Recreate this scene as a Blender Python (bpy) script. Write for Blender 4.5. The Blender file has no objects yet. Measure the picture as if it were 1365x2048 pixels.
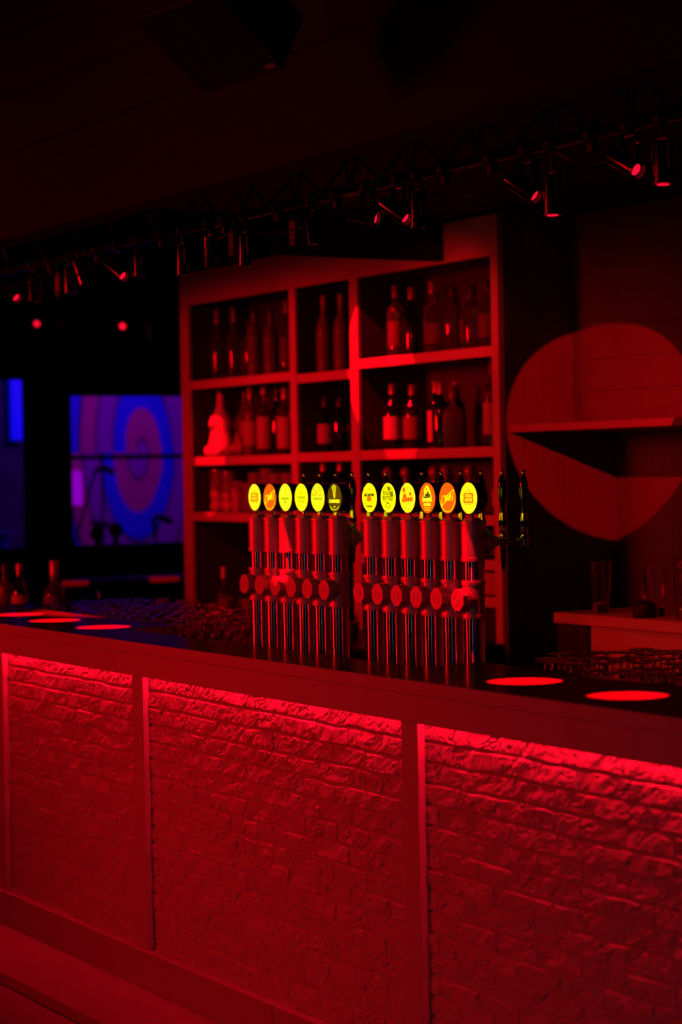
import bpy, bmesh, math, random
import numpy as np
from mathutils import Vector, Matrix
random.seed(7)
R = math.radians
scene = bpy.context.scene
COL = scene.collection

# ------------------------------------------------------------------ camera
cam_d = bpy.data.cameras.new('camera')
cam = bpy.data.objects.new('camera', cam_d)
COL.objects.link(cam)
cam_d.sensor_fit = 'VERTICAL'; cam_d.sensor_height = 36.0
cam_d.lens = 4300.0 / 2048.0 * 36.0
vf = Vector((-0.85886367, 0.51182282, -0.01976358))
vr = Vector((0.51214546, 0.85871019, -0.01799551))
vu = Vector((0.00776067 * -1, 0.02557752, 0.99964272))
m = Matrix((vr, vu, -vf)).transposed().to_4x4()
m.translation = Vector((5.0, -2.94, 1.64))
cam.matrix_world = m
cam_d.dof.use_dof = True
cam_d.dof.focus_distance = 6.4
cam_d.dof.aperture_fstop = 2.4
cam_d.clip_end = 60
scene.camera = cam

# ------------------------------------------------------------------ view and world
scene.view_settings.view_transform = 'Standard'
scene.view_settings.look = 'None'
scene.view_settings.exposure = 0.0
scene.view_settings.gamma = 1.0
scene.view_settings.use_curve_mapping = False
w = bpy.data.worlds.new('dark_room'); scene.world = w
w.use_nodes = True
w.node_tree.nodes['Background'].inputs[0].default_value = (0.004, 0.0, 0.0, 1)
w.node_tree.nodes['Background'].inputs[1].default_value = 1.0

# ------------------------------------------------------------------ room lights and added lights
RED = (1.0, 0.0005, 0.005)
def aim(o, target):
    d = Vector(target) - o.location
    o.rotation_euler = d.to_track_quat('-Z', 'Y').to_euler()
def area(name, loc, target, sx, sy, power, color, spread=180):
    l = bpy.data.lights.new(name, 'AREA'); l.shape = 'RECTANGLE'
    l.size = sx; l.size_y = sy; l.energy = power; l.color = color; l.spread = R(spread)
    o = bpy.data.objects.new(name, l); COL.objects.link(o); o.location = loc; aim(o, target)
    return o
def spot(name, loc, target, deg, power, color=RED, blend=0.04, size=0.004):
    l = bpy.data.lights.new(name, 'SPOT'); l.energy = power; l.color = color
    l.spot_size = R(deg); l.spot_blend = blend; l.shadow_soft_size = size
    o = bpy.data.objects.new(name, l); COL.objects.link(o); o.location = loc; aim(o, target)
    return o
# stage wash from the dance floor side (left of the viewer)
area('stage_wash', (-4.6, -6.2, 2.6), (-0.75, 0.05, 1.30), 1.2, 1.8, 18, RED, 41)
area('shelf_wash', (-3.4, -5.0, 2.4), (-3.4, 2.0, 1.9), 1.2, 0.9, 16, RED, 34)  # unseen light added to brighten the shelving
# unseen added lights in the room, made tall to streak the steel tubes
area('red_streak_light', (0.2, -5.2, 1.8), (-0.8, 0.6, 1.2), 0.05, 3.0, 8.5, (1.0, 0.008, 0.006), 160)
area('blue_streak_light', (4.3, -4.7, 1.8), (-0.7, 0.6, 1.2), 0.04, 3.0, 3.0, (0.14, 0.42, 0.60))
area('violet_glow', (6.4, -4.4, 1.7), (-0.7, 0.6, 1.2), 0.9, 2.2, 0.5, (0.12, 0.0, 0.9))
# truss spots: counter pools
for X, Y, lx in ((0.60, 0.212, 0.55), (1.032, 0.197, 0.95), (-1.935, 0.21, -1.84), (-2.38, 0.216, -2.32), (-2.80, 0.25, -2.75)):
    spot('counter_pin_spot', (lx, 0.45, 2.285), (X, Y, 1.10), 9.0, 1700)
spot('wall_spot', (0.70, 0.43, 2.34), (-1.94, 2.44, 1.785), 14.0, 700)
spot('shelf_spot', (-3.0, 0.95, 3.3), (-3.0, 2.0, 2.15), 15.5, 420)
spot('shelf_spot', (-2.72, 1.0, 3.3), (-2.78, 2.0, 1.93), 11.0, 260)
spot('shelf_spot', (-4.45, 1.0, 3.3), (-4.56, 2.0, 1.755), 9.8, 420)
spot('tower_spot', (-1.25, 0.18, 2.33), (-1.252, 0.55, 1.34), 5.6, 420)
spot('tower_spot', (-0.12, 0.22, 2.33), (-0.165, 0.535, 1.34), 6.4, 200)
spot('glass_spot', (-2.9, 0.5, 2.3), (-2.7, 0.7, 1.0), 40.0, 700, blend=0.5)
spot('glass_spot', (0.8, 0.5, 2.3), (0.7, 0.75, 1.0), 34.0, 170, blend=0.5)
spot('bottle_spot', (-1.35, 0.5, 2.33), (-2.45, 2.1, 2.22), 26.0, 50, blend=0.8, size=0.012)  # this and the next spot are added to strengthen bottle highlights
spot('bottle_spot', (-2.9, 0.5, 2.33), (-4.3, 2.1, 1.60), 36.0, 40, blend=0.8, size=0.012)
spot('back_counter_spot', (-0.6, 0.6, 2.34), (-1.1, 2.0, 0.9), 26.0, 30, blend=0.3)
spot('end_counter_spot', (-5.2, 2.3, 2.5), (-7.0, 2.33, 0.97), 4.2, 330)
spot('end_counter_spot', (-5.4, 3.1, 2.5), (-7.0, 2.93, 0.97), 5.2, 330)
# blue and violet stage light on the painted wall beyond the far opening
area('stage_blue', (-9.0, 4.2, 3.2), (-10.9, 4.6, 1.8), 0.8, 0.3, 36, (0.36, 0.01, 1.0))
area('stage_blue', (-9.6, 3.0, 3.1), (-10.9, 3.3, 1.8), 0.4, 0.3, 3, (0.05, 0.01, 1.0))
spot('lampshade_spot', (-9.0, 2.3, 2.6), (-9.1, 2.66, 1.2), 20, 30, (0.10, 0.0, 1.0), 0.5)

# ------------------------------------------------------------------ materials
def mat(name, color, rough=0.5, metal=0.0, trans=0.0, emis=None, estr=1.0, coat=0.0, aniso=0.0, spec=0.5, ior=1.45,
        bump=0.0, bscale=60.0, vary=0.0, stretch=(1, 1, 1), rvary=0.0):
    M = bpy.data.materials.new(name); M.use_nodes = True
    nt = M.node_tree; b = nt.nodes['Principled BSDF']
    b.inputs['Base Color'].default_value = (*color, 1); b.inputs['Roughness'].default_value = rough
    b.inputs['Metallic'].default_value = metal; b.inputs['Transmission Weight'].default_value = trans
    b.inputs['Coat Weight'].default_value = coat; b.inputs['Anisotropic'].default_value = aniso
    b.inputs['Specular IOR Level'].default_value = spec; b.inputs['IOR'].default_value = ior
    if emis:
        b.inputs['Emission Color'].default_value = (*emis, 1); b.inputs['Emission Strength'].default_value = estr
    if bump or vary or rvary:
        tc = nt.nodes.new('ShaderNodeTexCoord'); mp = nt.nodes.new('ShaderNodeMapping')
        mp.inputs['Scale'].default_value = stretch
        nz = nt.nodes.new('ShaderNodeTexNoise'); nz.inputs['Scale'].default_value = bscale; nz.inputs['Detail'].default_value = 5
        nt.links.new(tc.outputs['Object'], mp.inputs[0]); nt.links.new(mp.outputs[0], nz.inputs['Vector'])
        if bump:
            bp = nt.nodes.new('ShaderNodeBump'); bp.inputs['Strength'].default_value = bump; bp.inputs['Distance'].default_value = 0.002
            nt.links.new(nz.outputs['Fac'], bp.inputs['Height']); nt.links.new(bp.outputs[0], b.inputs['Normal'])
        if vary:
            mx = nt.nodes.new('ShaderNodeMix'); mx.data_type = 'RGBA'
            mx.inputs[6].default_value = (*[c * (1 - vary) for c in color], 1)
            mx.inputs[7].default_value = (*[min(1, c * (1 + vary)) for c in color], 1)
            nt.links.new(nz.outputs['Fac'], mx.inputs[0]); nt.links.new(mx.outputs[2], b.inputs['Base Color'])
        if rvary:
            ma = nt.nodes.new('ShaderNodeMath'); ma.operation = 'MULTIPLY_ADD'
            ma.inputs[1].default_value = rvary; ma.inputs[2].default_value = max(0.02, rough - rvary / 2)
            nt.links.new(nz.outputs['Fac'], ma.inputs[0]); nt.links.new(ma.outputs[0], b.inputs['Roughness'])
    return M
M = {}
M['paint'] = mat('grey_painted_board', (0.40, 0.38, 0.37), 0.55, vary=0.06, bscale=6, bump=0.05)
M['skirt'] = mat('painted_skirting', (0.30, 0.29, 0.28), 0.55, vary=0.06, bscale=6, bump=0.05)
M['post'] = mat('painted_post', (0.40, 0.38, 0.37), 0.5, vary=0.06, bscale=8, bump=0.05)
M['brick'] = mat('white_brick_relief', (0.42, 0.40, 0.39), 0.62, bump=0.8, bscale=380, vary=0.06)
M['laminate'] = mat('black_laminate', (0.045, 0.042, 0.040), 0.11, spec=0.32, bump=0.01, bscale=200, rvary=0.03)
nt_ = M['laminate'].node_tree; b_ = nt_.nodes['Principled BSDF']; b_.inputs['Specular IOR Level'].default_value = 0.0
gl_ = nt_.nodes.new('ShaderNodeBsdfGlossy'); gl_.inputs['Roughness'].default_value = 0.15; gl_.inputs['Color'].default_value = (1, 1, 1, 1)
mx_ = nt_.nodes.new('ShaderNodeMixShader'); mx_.inputs[0].default_value = 0.10
nt_.links.new(b_.outputs[0], mx_.inputs[1]); nt_.links.new(gl_.outputs[0], mx_.inputs[2]); nt_.links.new(mx_.outputs[0], nt_.nodes['Material Output'].inputs['Surface'])
M['floor'] = mat('pale_floor', (0.20, 0.19, 0.185), 0.6, vary=0.08, bscale=5, bump=0.04)
M['worktop'] = mat('black_worktop', (0.02, 0.02, 0.02), 0.4, vary=0.1, bscale=20)
M['steel'] = mat('stainless_steel', (0.55, 0.55, 0.56), 0.28, 1.0, bump=0.03, bscale=90, stretch=(1, 1, 0.05))
M['tube'] = mat('polished_tube', (0.82, 0.82, 0.84), 0.20, 1.0, aniso=1.0, bump=0.02, bscale=300, stretch=(1, 1, 0.02), rvary=0.08)
nt_ = M['tube'].node_tree; tg = nt_.nodes.new('ShaderNodeTangent'); tg.direction_type = 'RADIAL'; tg.axis = 'Z'
nt_.links.new(tg.outputs[0], nt_.nodes['Principled BSDF'].inputs['Tangent'])
nt_.nodes['Principled BSDF'].inputs['Anisotropic Rotation'].default_value = 0.25
M['cast'] = mat('cast_fitting', (0.66, 0.62, 0.64), 0.52, 0.80, bump=0.10, bscale=260, vary=0.10, rvary=0.15)
M['chrome'] = mat('chrome', (0.85, 0.85, 0.86), 0.06, 1.0, rvary=0.04, bscale=30)
M['gloss_black'] = mat('gloss_black_plastic', (0.008, 0.008, 0.008), 0.12, coat=0.6, bump=0.01)
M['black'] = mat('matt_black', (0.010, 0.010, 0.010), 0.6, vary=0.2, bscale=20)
M['void'] = mat('black_curtain', (0.004, 0.004, 0.004), 0.9, vary=0.3, bscale=12)
M['darkwood'] = mat('dark_stained_boards', (0.040, 0.036, 0.034), 0.6, vary=0.3, bscale=7, stretch=(1, 1, 8), bump=0.1)
M['ceil'] = mat('dark_ceiling_boards', (0.011, 0.010, 0.010), 0.65, spec=0.05, vary=0.3, bscale=5, stretch=(0.3, 4, 4), bump=0.08)
M['wallboard'] = mat('painted_wall_boards', (0.09, 0.085, 0.085), 0.6, spec=0.2, vary=0.15, bscale=5, bump=0.08)
M['tile'] = mat('satin_wall_tile', (0.09, 0.085, 0.085), 0.42, vary=0.08, bscale=9)
M['shelfwood'] = mat('shelf_front_board', (0.55, 0.52, 0.50), 0.5, vary=0.10, bscale=7, stretch=(0.3, 4, 4), bump=0.08)
M['shelfwoodend'] = mat('dark_red_wood', (0.12, 0.11, 0.11), 0.5, vary=0.15, bscale=7)
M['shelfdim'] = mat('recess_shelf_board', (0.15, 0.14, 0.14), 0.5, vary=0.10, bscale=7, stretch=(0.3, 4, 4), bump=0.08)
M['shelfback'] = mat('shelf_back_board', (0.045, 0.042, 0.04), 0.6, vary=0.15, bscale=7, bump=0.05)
M['glass'] = mat('clear_glass', (0.95, 0.95, 0.95), 0.03, trans=1.0, ior=1.5)
M['glassb'] = mat('clear_bottle_glass', (0.76, 0.73, 0.72), 0.05, trans=0.97, ior=1.5)
M['cutglass'] = mat('cut_glass', (0.60, 0.56, 0.55), 0.12, trans=0.70, ior=1.5)
M['darkglass'] = mat('dark_bottle_glass', (0.006, 0.006, 0.006), 0.08, coat=0.5)
M['frost'] = mat('frosted_glass', (0.16, 0.14, 0.14), 0.30, trans=0.35)
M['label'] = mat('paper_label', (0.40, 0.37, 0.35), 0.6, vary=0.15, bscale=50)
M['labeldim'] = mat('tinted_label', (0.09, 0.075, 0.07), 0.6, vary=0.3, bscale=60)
M['white'] = mat('white_ceramic', (0.75, 0.72, 0.70), 0.25, vary=0.04, bscale=9)
M['cap'] = mat('bottle_cap', (0.35, 0.32, 0.32), 0.35, 0.4, vary=0.1)
M['capdark'] = mat('dark_cap', (0.03, 0.03, 0.03), 0.35)
M['lens'] = mat('glowing_red_lens', (0.2, 0.0, 0.0), 0.3, emis=(1.0, 0.004, 0.03), estr=1.4)
M['led'] = mat('red_led_strip', (0.5, 0.0, 0.0), 0.5, emis=(1.0, 0.002, 0.02), estr=145.0)
M['bluelit'] = mat('blue_lit_panel', (0.0, 0.0, 0.1), 0.5, emis=(0.0, 0.002, 1.0), estr=0.75)
M['magentalit'] = mat('magenta_lit_panel', (0.1, 0.0, 0.1), 0.5, emis=(0.28, 0.0, 0.55), estr=0.8)
M['stagewall'] = mat('rough_dark_stage_wall', (0.02, 0.02, 0.05), 0.8, vary=0.5, bscale=9, bump=0.3)
M['bluetint'] = mat('pale_blue_lit_shade', (0.4, 0.3, 0.6), 0.5)  # white shade, with the blue light on it put into the colour
E = lambda n, c, s=1.0: mat(n, tuple(0.2 * x for x in c), 0.35, emis=c, estr=s)
M['e_yel'] = E('backlit_yellow', (1.0, 0.92, 0.0), 1.15)
M['e_yelpale'] = E('backlit_pale_yellow', (1.0, 0.96, 0.012), 1.1)
M['e_ora'] = E('backlit_orange', (1.0, 0.14, 0.003), 1.0)
M['e_red'] = E('backlit_red_orange', (0.95, 0.20, 0.0), 0.9)
M['e_green'] = E('backlit_green', (0.45, 0.62, 0.0), 0.8)
M['e_dkgreen'] = E('backlit_dark_green', (0.24, 0.28, 0.0), 0.7)
M['e_olive'] = E('backlit_olive', (0.12, 0.08, 0.0), 0.8)
M['e_black'] = E('backlit_near_black', (0.015, 0.008, 0.0), 1.0)
M['e_edge'] = mat('ring_metal', (0.8, 0.8, 0.85), 0.12, 1.0)

# ------------------------------------------------------------------ mesh helpers
def link(name, me, material, parent=None, smooth=None):
    if material is not None: me.materials.append(material)
    if smooth is not None:
        me.shade_smooth(); me.set_sharp_from_angle(angle=R(smooth))
    o = bpy.data.objects.new(name, me); COL.objects.link(o)
    if parent is not None: o.parent = parent
    return o
class MB:
    def __init__(s): s.v = []; s.f = []
    def box(s, x0, x1, y0, y1, z0, z1):
        n = len(s.v)
        s.v += [(x, y, z) for z in (z0, z1) for y in (y0, y1) for x in (x0, x1)]
        s.f += [tuple(n + i for i in q) for q in ((0, 2, 3, 1), (4, 5, 7, 6), (0, 1, 5, 4), (2, 6, 7, 3), (0, 4, 6, 2), (1, 3, 7, 5))]
        return s
    def lathe(s, prof, seg=24, axis='Z', o=(0, 0, 0), ph=0.0):
        n = len(s.v); k = len(prof)
        for r, h in prof:
            for i in range(seg):
                a = 2 * math.pi * i / seg + ph
                c, d = r * math.cos(a), r * math.sin(a)
                p = (c, d, h) if axis == 'Z' else ((c, h, -d) if axis == 'Y' else (h, c, d))
                s.v.append((p[0] + o[0], p[1] + o[1], p[2] + o[2]))
        for j in range(k - 1):
            for i in range(seg):
                a, b = n + j * seg + i, n + j * seg + (i + 1) % seg
                s.f.append((a, b, b + seg, a + seg))
        if prof[0][0] > 1e-5: s.f.append(tuple(n + i for i in range(seg))[::-1])
        if prof[-1][0] > 1e-5: s.f.append(tuple(n + (k - 1) * seg + i for i in range(seg)))
        return s
    def tube(s, pts, r, seg=8):
        pts = [Vector(p) for p in pts]; n = len(s.v); k = len(pts)
        for i, p in enumerate(pts):
            t = (pts[min(i + 1, k - 1)] - pts[max(i - 1, 0)]).normalized()
            a = Vector((0, 0, 1)) if abs(t.z) < 0.9 else Vector((1, 0, 0))
            e1 = t.cross(a).normalized(); e2 = t.cross(e1)
            rr = r[i] if isinstance(r, (list, tuple)) else r
            for q in range(seg):
                th = 2 * math.pi * q / seg
                s.v.append(tuple(p + e1 * rr * math.cos(th) + e2 * rr * math.sin(th)))
        for j in range(k - 1):
            for i in range(seg):
                a, b = n + j * seg + i, n + j * seg + (i + 1) % seg
                s.f.append((a, b, b + seg, a + seg))
        s.f.append(tuple(n + i for i in range(seg))[::-1]); s.f.append(tuple(n + (k - 1) * seg + i for i in range(seg)))
        return s
    def prism(s, poly, y0, y1, axis='Y'):
        # poly of (x, z) extruded along y
        n = len(s.v); k = len(poly)
        for y in (y0, y1):
            for a, b in poly:
                s.v.append((a, y, b) if axis == 'Y' else (y, a, b))
        for i in range(k):
            j = (i + 1) % k
            s.f.append((n + i, n + j, n + k + j, n + k + i))
        s.f.append(tuple(n + i for i in range(k))[::-1]); s.f.append(tuple(n + k + i for i in range(k)))
        return s
    def build(s, name, material, parent=None, smooth=None, bevel=0.0, fix=True):
        me = bpy.data.meshes.new(name); me.from_pydata(s.v, [], s.f); me.update()
        if bevel or fix:
            bm = bmesh.new(); bm.from_mesh(me)
            bmesh.ops.remove_doubles(bm, verts=bm.verts, dist=1e-6)
            bmesh.ops.recalc_face_normals(bm, faces=bm.faces)
            if bevel:
                es = [e for e in bm.edges if len(e.link_faces) == 2 and e.calc_face_angle(0) > 0.6]
                bmesh.ops.bevel(bm, geom=es, offset=bevel, segments=2, profile=0.5, affect='EDGES', clamp_overlap=True)
            bm.to_mesh(me); bm.free()
        return link(name, me, material, parent, smooth)
def tag(o, label=None, cat=None, group=None, kind=None):
    if label: o['label'] = label
    if cat: o['category'] = cat
    if group: o['group'] = group
    if kind: o['kind'] = kind
    return o
def empty(name, loc, label=None, cat=None, group=None):
    o = bpy.data.objects.new(name, None); COL.objects.link(o); o.location = loc
    o.empty_display_size = 0.05
    return tag(o, label, cat, group)
def copy_tree(o, parent=None):
    c = o.copy(); COL.objects.link(c); c.parent = parent
    for ch in list(o.children): copy_tree(ch, c)
    return c
def struct(name, mb, material, **k):
    return tag(mb.build(name, material, **k), kind='structure')
def text_mesh(name, txt, size, material, parent, loc, sx=1.0, bold=0.0, shear=0.0, extrude=0.0004, rot=0.0):
    cu = bpy.data.curves.new(name, 'FONT'); cu.body = txt; cu.size = size; cu.align_x = 'CENTER'; cu.align_y = 'CENTER'
    cu.offset = bold; cu.shear = shear; cu.extrude = extrude; cu.resolution_u = 3
    t = bpy.data.objects.new(name, cu); COL.objects.link(t)
    me = bpy.data.meshes.new_from_object(t)
    bpy.data.objects.remove(t); bpy.data.curves.remove(cu)
    mt = Matrix.Rotation(rot, 4, 'Y') @ Matrix.Rotation(R(90), 4, 'X') @ Matrix.Diagonal((sx, 1, 1, 1))
    me.transform(mt)
    o = link(name, me, material, parent); o.location = loc
    return o

# ------------------------------------------------------------------ setting: floor, walls, ceiling
mb = MB(); mb.box(-14, 8, -8, 8, -0.16, -0.06); struct('floor', mb, M['floor'])
mb = MB()
for i, (a, b) in enumerate(((-7.0, -3.3), (-3.3, -0.9), (-0.9, 1.6), (1.6, 3.2))):
    mb.box(a + 0.0006, b - 0.0006, -0.270, 0.028, -0.0599, -0.024)
struct('trim_step', mb, M['floor'], bevel=0.002)
# boarded canopy above the bar, customer side
mb = MB()
zs = [2.485, 2.79, 2.99, 3.19, 3.42, 3.65]
for a, b in zip(zs[:-1], zs[1:]): mb.box(-9.0, 4.0, 0.0, 0.11, a + 0.0015, b - 0.0015)
mb.box(-9, 4, 0.006, 0.105, 2.49, 3.65)
struct('trim_canopy', mb, M['ceil'], bevel=0.002)
mb = MB(); mb.box(-14, 8, -8, 0.0, 3.65, 3.75); struct('ceiling', mb, M['void'])
mb = MB()
y = 0.112
while y < 2.6:
    mb.box(-2.42, 4.0, y + 0.002, min(y + 0.118, 2.6), 2.65, 2.67); y += 0.12
mb.box(-2.42, 4.0, 0.112, 2.6, 2.66, 2.70)
struct('ceiling_bar', mb, M['ceil'])
mb = MB(); mb.box(-14, -2.42, 0.112, 4.6, 3.5, 3.6); struct('ceiling_back', mb, M['void'])
# dark baffle at the end of the lowered ceiling
mb = MB(); mb.box(-2.46, -2.42, 1.20, 1.998, 2.493, 3.5); mb.box(-2.46, -2.42, 0.112, 1.2, 2.66, 3.5)
struct('trim_baffle', mb, M['void'])
# wall return beside the shelves, its vertical boards
mb = MB()
yy = 2.0
while yy < 2.56:
    mb.box(-2.035, -2.005, yy + 0.0012, min(yy + 0.0938, 2.57), -0.06, 2.65); yy += 0.095
mb.box(-2.04, -2.010, 2.0, 2.57, -0.06, 2.65)
struct('wall_return', mb, M['wallboard'], bevel=0.0015)
# tiled recess wall under the shelf
mb = MB()
x = -2.005
while x < 3.0:
    z = 0.0
    for z in np.arange(1.075 - 0.26, 1.79, 0.26):
        mb.box(x + 0.0015, x + 0.1185, 2.552, 2.57, z + 0.0015, min(z + 0.2585, 1.79))
    x += 0.12
mb.box(-2.01, 3.0, 2.556, 2.62, -0.06, 1.80)
struct('wall_back', mb, M['tile'], bevel=0.001)
mb = MB(); z = 1.805
while z < 2.65:
    mb.box(-2.004, 3.0, 2.34, 2.56, z + 0.002, min(z + 0.126, 2.65)); z += 0.128
mb.box(-2.004, 3.0, 2.346, 2.56, 1.806, 2.65)
struct('wall_hood', mb, M['wallboard'], bevel=0.002)
mb = MB(); mb.box(-8.0, -4.9, 4.5, 4.6, -0.06, 3.5); mb.box(-4.9, 3.0, 2.63, 2.7, -0.06, 3.5); mb.box(-4.95, -4.88, 2.42, 4.5, -0.06, 3.5); mb.box(-4.865, -2.42, 2.01, 2.63, 2.66, 3.5)
struct('wall_rear', mb, M['void'])
# far end wall with its openings (X = -8)
mb = MB()
mb.box(-8.1, -8.0, 0.5, 4.5, -0.06, 1.17); mb.box(-8.1, -8.0, 0.5, 4.5, 2.47, 3.5); mb.box(-8.1, -8.0, 1.9, 2.46, 2.33, 2.47)
mb.box(-8.1, -8.0, 2.46, 2.74, 1.17, 2.47); mb.box(-8.1, -8.0, 3.70, 4.5, 1.17, 2.47)
mb.box(-8.1, -8.0, 2.74, 3.70, 2.155, 2.47); mb.box(-8.1, -8.0, 0.5, 1.9, 1.17, 2.47)
struct('wall_end', mb, M['void'])
w1 = tag(MB().box(-8.05, -8.0, 2.742, 3.698, 1.735, 1.765).box(-8.05, -8.0, 2.742, 2.762, 1.172, 2.153).build('window_1', M['black']), kind='structure')
w2 = struct('trim_1', MB().box(-7.995, -7.93, 2.20, 4.4, 2.255, 2.42).box(-7.995, -7.955, 2.47, 2.60, 0.0, 2.25), M['darkwood'], bevel=0.003)
struct('wall_left', MB().box(-14, -8.1, -0.1, 0.0, -0.06, 3.1).box(-14, -13.9, 0, 8, -0.06, 3.1), M['void'])

# painted stage wall with the spiral
def spiral_mat():
    S = bpy.data.materials.new('painted_spiral'); S.use_nodes = True
    nt = S.node_tree; b = nt.nodes['Principled BSDF']; b.inputs['Roughness'].default_value = 0.7
    N = nt.nodes.new; L = nt.links.new
    tc = N('ShaderNodeTexCoord'); sp = N('ShaderNodeSeparateXYZ'); L(tc.outputs['Object'], sp.inputs[0])
    def mth(op, a, c=None, k=None):
        n = N('ShaderNodeMath'); n.operation = op
        if op == 'MULTIPLY_ADD': n.inputs[2].default_value = -0.03
        L(a, n.inputs[0])
        if c is not None: L(c, n.inputs[1])
        if k is not None: n.inputs[1].default_value = k
        return n.outputs[0]
    yv = mth('MULTIPLY', sp.outputs['Y'], k=1.0); zv = mth('MULTIPLY', sp.outputs['Z'], k=0.455)
    d = mth('SQRT', mth('ADD', mth('MULTIPLY', yv, yv), mth('MULTIPLY', zv, zv)))
    ang = mth('ARCTAN2', zv, yv)
    nz = N('ShaderNodeTexNoise'); nz.inputs['Scale'].default_value = 2.2; nz.inputs['Detail'].default_value = 4
    L(tc.outputs['Object'], nz.inputs['Vector'])
    d2 = mth('ADD', d, mth('MULTIPLY', ang, k=0.018))
    d3 = mth('ADD', d2, mth('MULTIPLY_ADD', nz.outputs['Fac'], k=0.05))
    dn = mth('DIVIDE', d3, k=0.9)
    cr = N('ShaderNodeValToRGB'); e = cr.color_ramp
    V, P, B, K = (0.22, 0.03, 0.28, 1), (0.40, 0.03, 0.16, 1), (0.0, 0.02, 0.60, 1), (0.03, 0.0, 0.04, 1)
    st = [(0.0, V), (0.06, V), (0.075, K), (0.09, P), (0.20, P), (0.215, B), (0.315, B), (0.33, K), (0.35, V), (0.475, V), (0.495, K), (0.52, P), (0.63, P), (0.655, K), (0.69, B), (1.0, B)]
    e.elements[0].position = st[0][0]; e.elements[0].color = st[0][1]
    e.elements[1].position = st[-1][0]; e.elements[1].color = st[-1][1]
    for p_, c_ in st[1:-1]:
        q = e.elements.new(p_); q.color = c_
    L(dn, cr.inputs[0]); L(cr.outputs[0], b.inputs['Base Color'])
    return S
mur = tag(MB().box(-0.04, 0.0, -0.66, 2.0, -1.2, 1.3).build('painted_mural', spiral_mat()),
          'large painted spiral mural in violet and blue seen through the far opening', 'mural')
mur.location = (-10.9, 4.64, 1.81)
struct('wall_stage', MB().box(-11.1, -11.0, 0.5, 8.0, -0.06, 3.6), M['stagewall'])
tag(MB().box(-10.94, -10.9, 3.53, 3.645, 1.92, 2.49).build('lit_panel', M['bluelit']), 'bright blue lit panel in the far left opening', 'light panel')
tag(MB().box(-10.89, -10.87, 4.00, 4.105, 1.39, 1.665).build('lit_panel', M['magentalit']), 'small magenta lit panel left of the spiral mural', 'light panel')
tag(MB().box(-9.05, -9.0, 2.2, 2.86, 1.032, 1.070).build('lit_counter_edge', M['bluelit']), 'horizontal counter edge glowing blue for the light on it, far left opening', 'counter edge')  # emission stands in for blue light falling on a counter edge
tag(MB().lathe([(0.0, 0), (0.055, 0.0), (0.12, 0.18), (0.115, 0.18), (0.05, 0.01)], 24, o=(-9.1, 2.66, 1.071)).build('flared_lampshade', M['bluetint'], smooth=40), 'flared pale lampshade, blue light put into its colour, at far left', 'lampshade')  # lampshade, its material tinted with the blue light
bl = empty('stage_lamp', (-9.0, 2.69, 2.347), 'small stage lamp with a blue lens at the top of the far left opening', 'lamp')
MB().lathe([(0.03, 0), (0.035, 0.1), (0.02, 0.12)], 16, 'X', (-0.12, 0, 0)).build('body', M['black'], bl, 40)
MB().lathe([(0.0, 0), (0.033, 0.003), (0.0, 0.012)], 16, 'X', (0.0, 0, 0)).build('lens', M['bluelit'], bl, 40)
MB().tube([(-0.06, 0, 0.02), (-0.06, 0, 1.2)], 0.008, 8).build('bracket', M['black'], bl, 40)

# ------------------------------------------------------------------ bar front
barf = empty('brick_bar', (0, 0.05, -0.06), 'long red lit bar front of raised white bricks between painted posts', 'bar')
def bpart(name, mb_, m_, **k):
    o = mb_.build(name, m_, None, **k)
    o.parent = barf; o.matrix_parent_inverse = Matrix.Translation((0, -0.05, 0.06))
    return o
posts = [(-5.72, -5.64), (-4.18, -4.10), (-2.545, -2.465), (-1.345, -1.264), (0.287, 0.367), (1.92, 2.0)]
for a, b in posts: bpart('post', MB().box(a, b, 0.038, 0.095, 0.1005, 1.0555), M['post'], bevel=0.0015)
for a, b in ((-7.0, -3.0), (-3.0, -0.42), (-0.42, 3.2)):
    bpart('skirting', MB().box(a + 0.0008, b - 0.0008, 0.0285, 0.095, -0.0595, 0.0995), M['skirt'], bevel=0.003)
bpart('backing_panel', MB().box(-7, 3.2, 0.0955, 0.13, -0.0595, 1.0555), M['black'])
bpart('backing_rail', MB().box(-7, 3.2, 0.0285, 0.0375, 1.02, 1.0555), M['post'])
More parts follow.
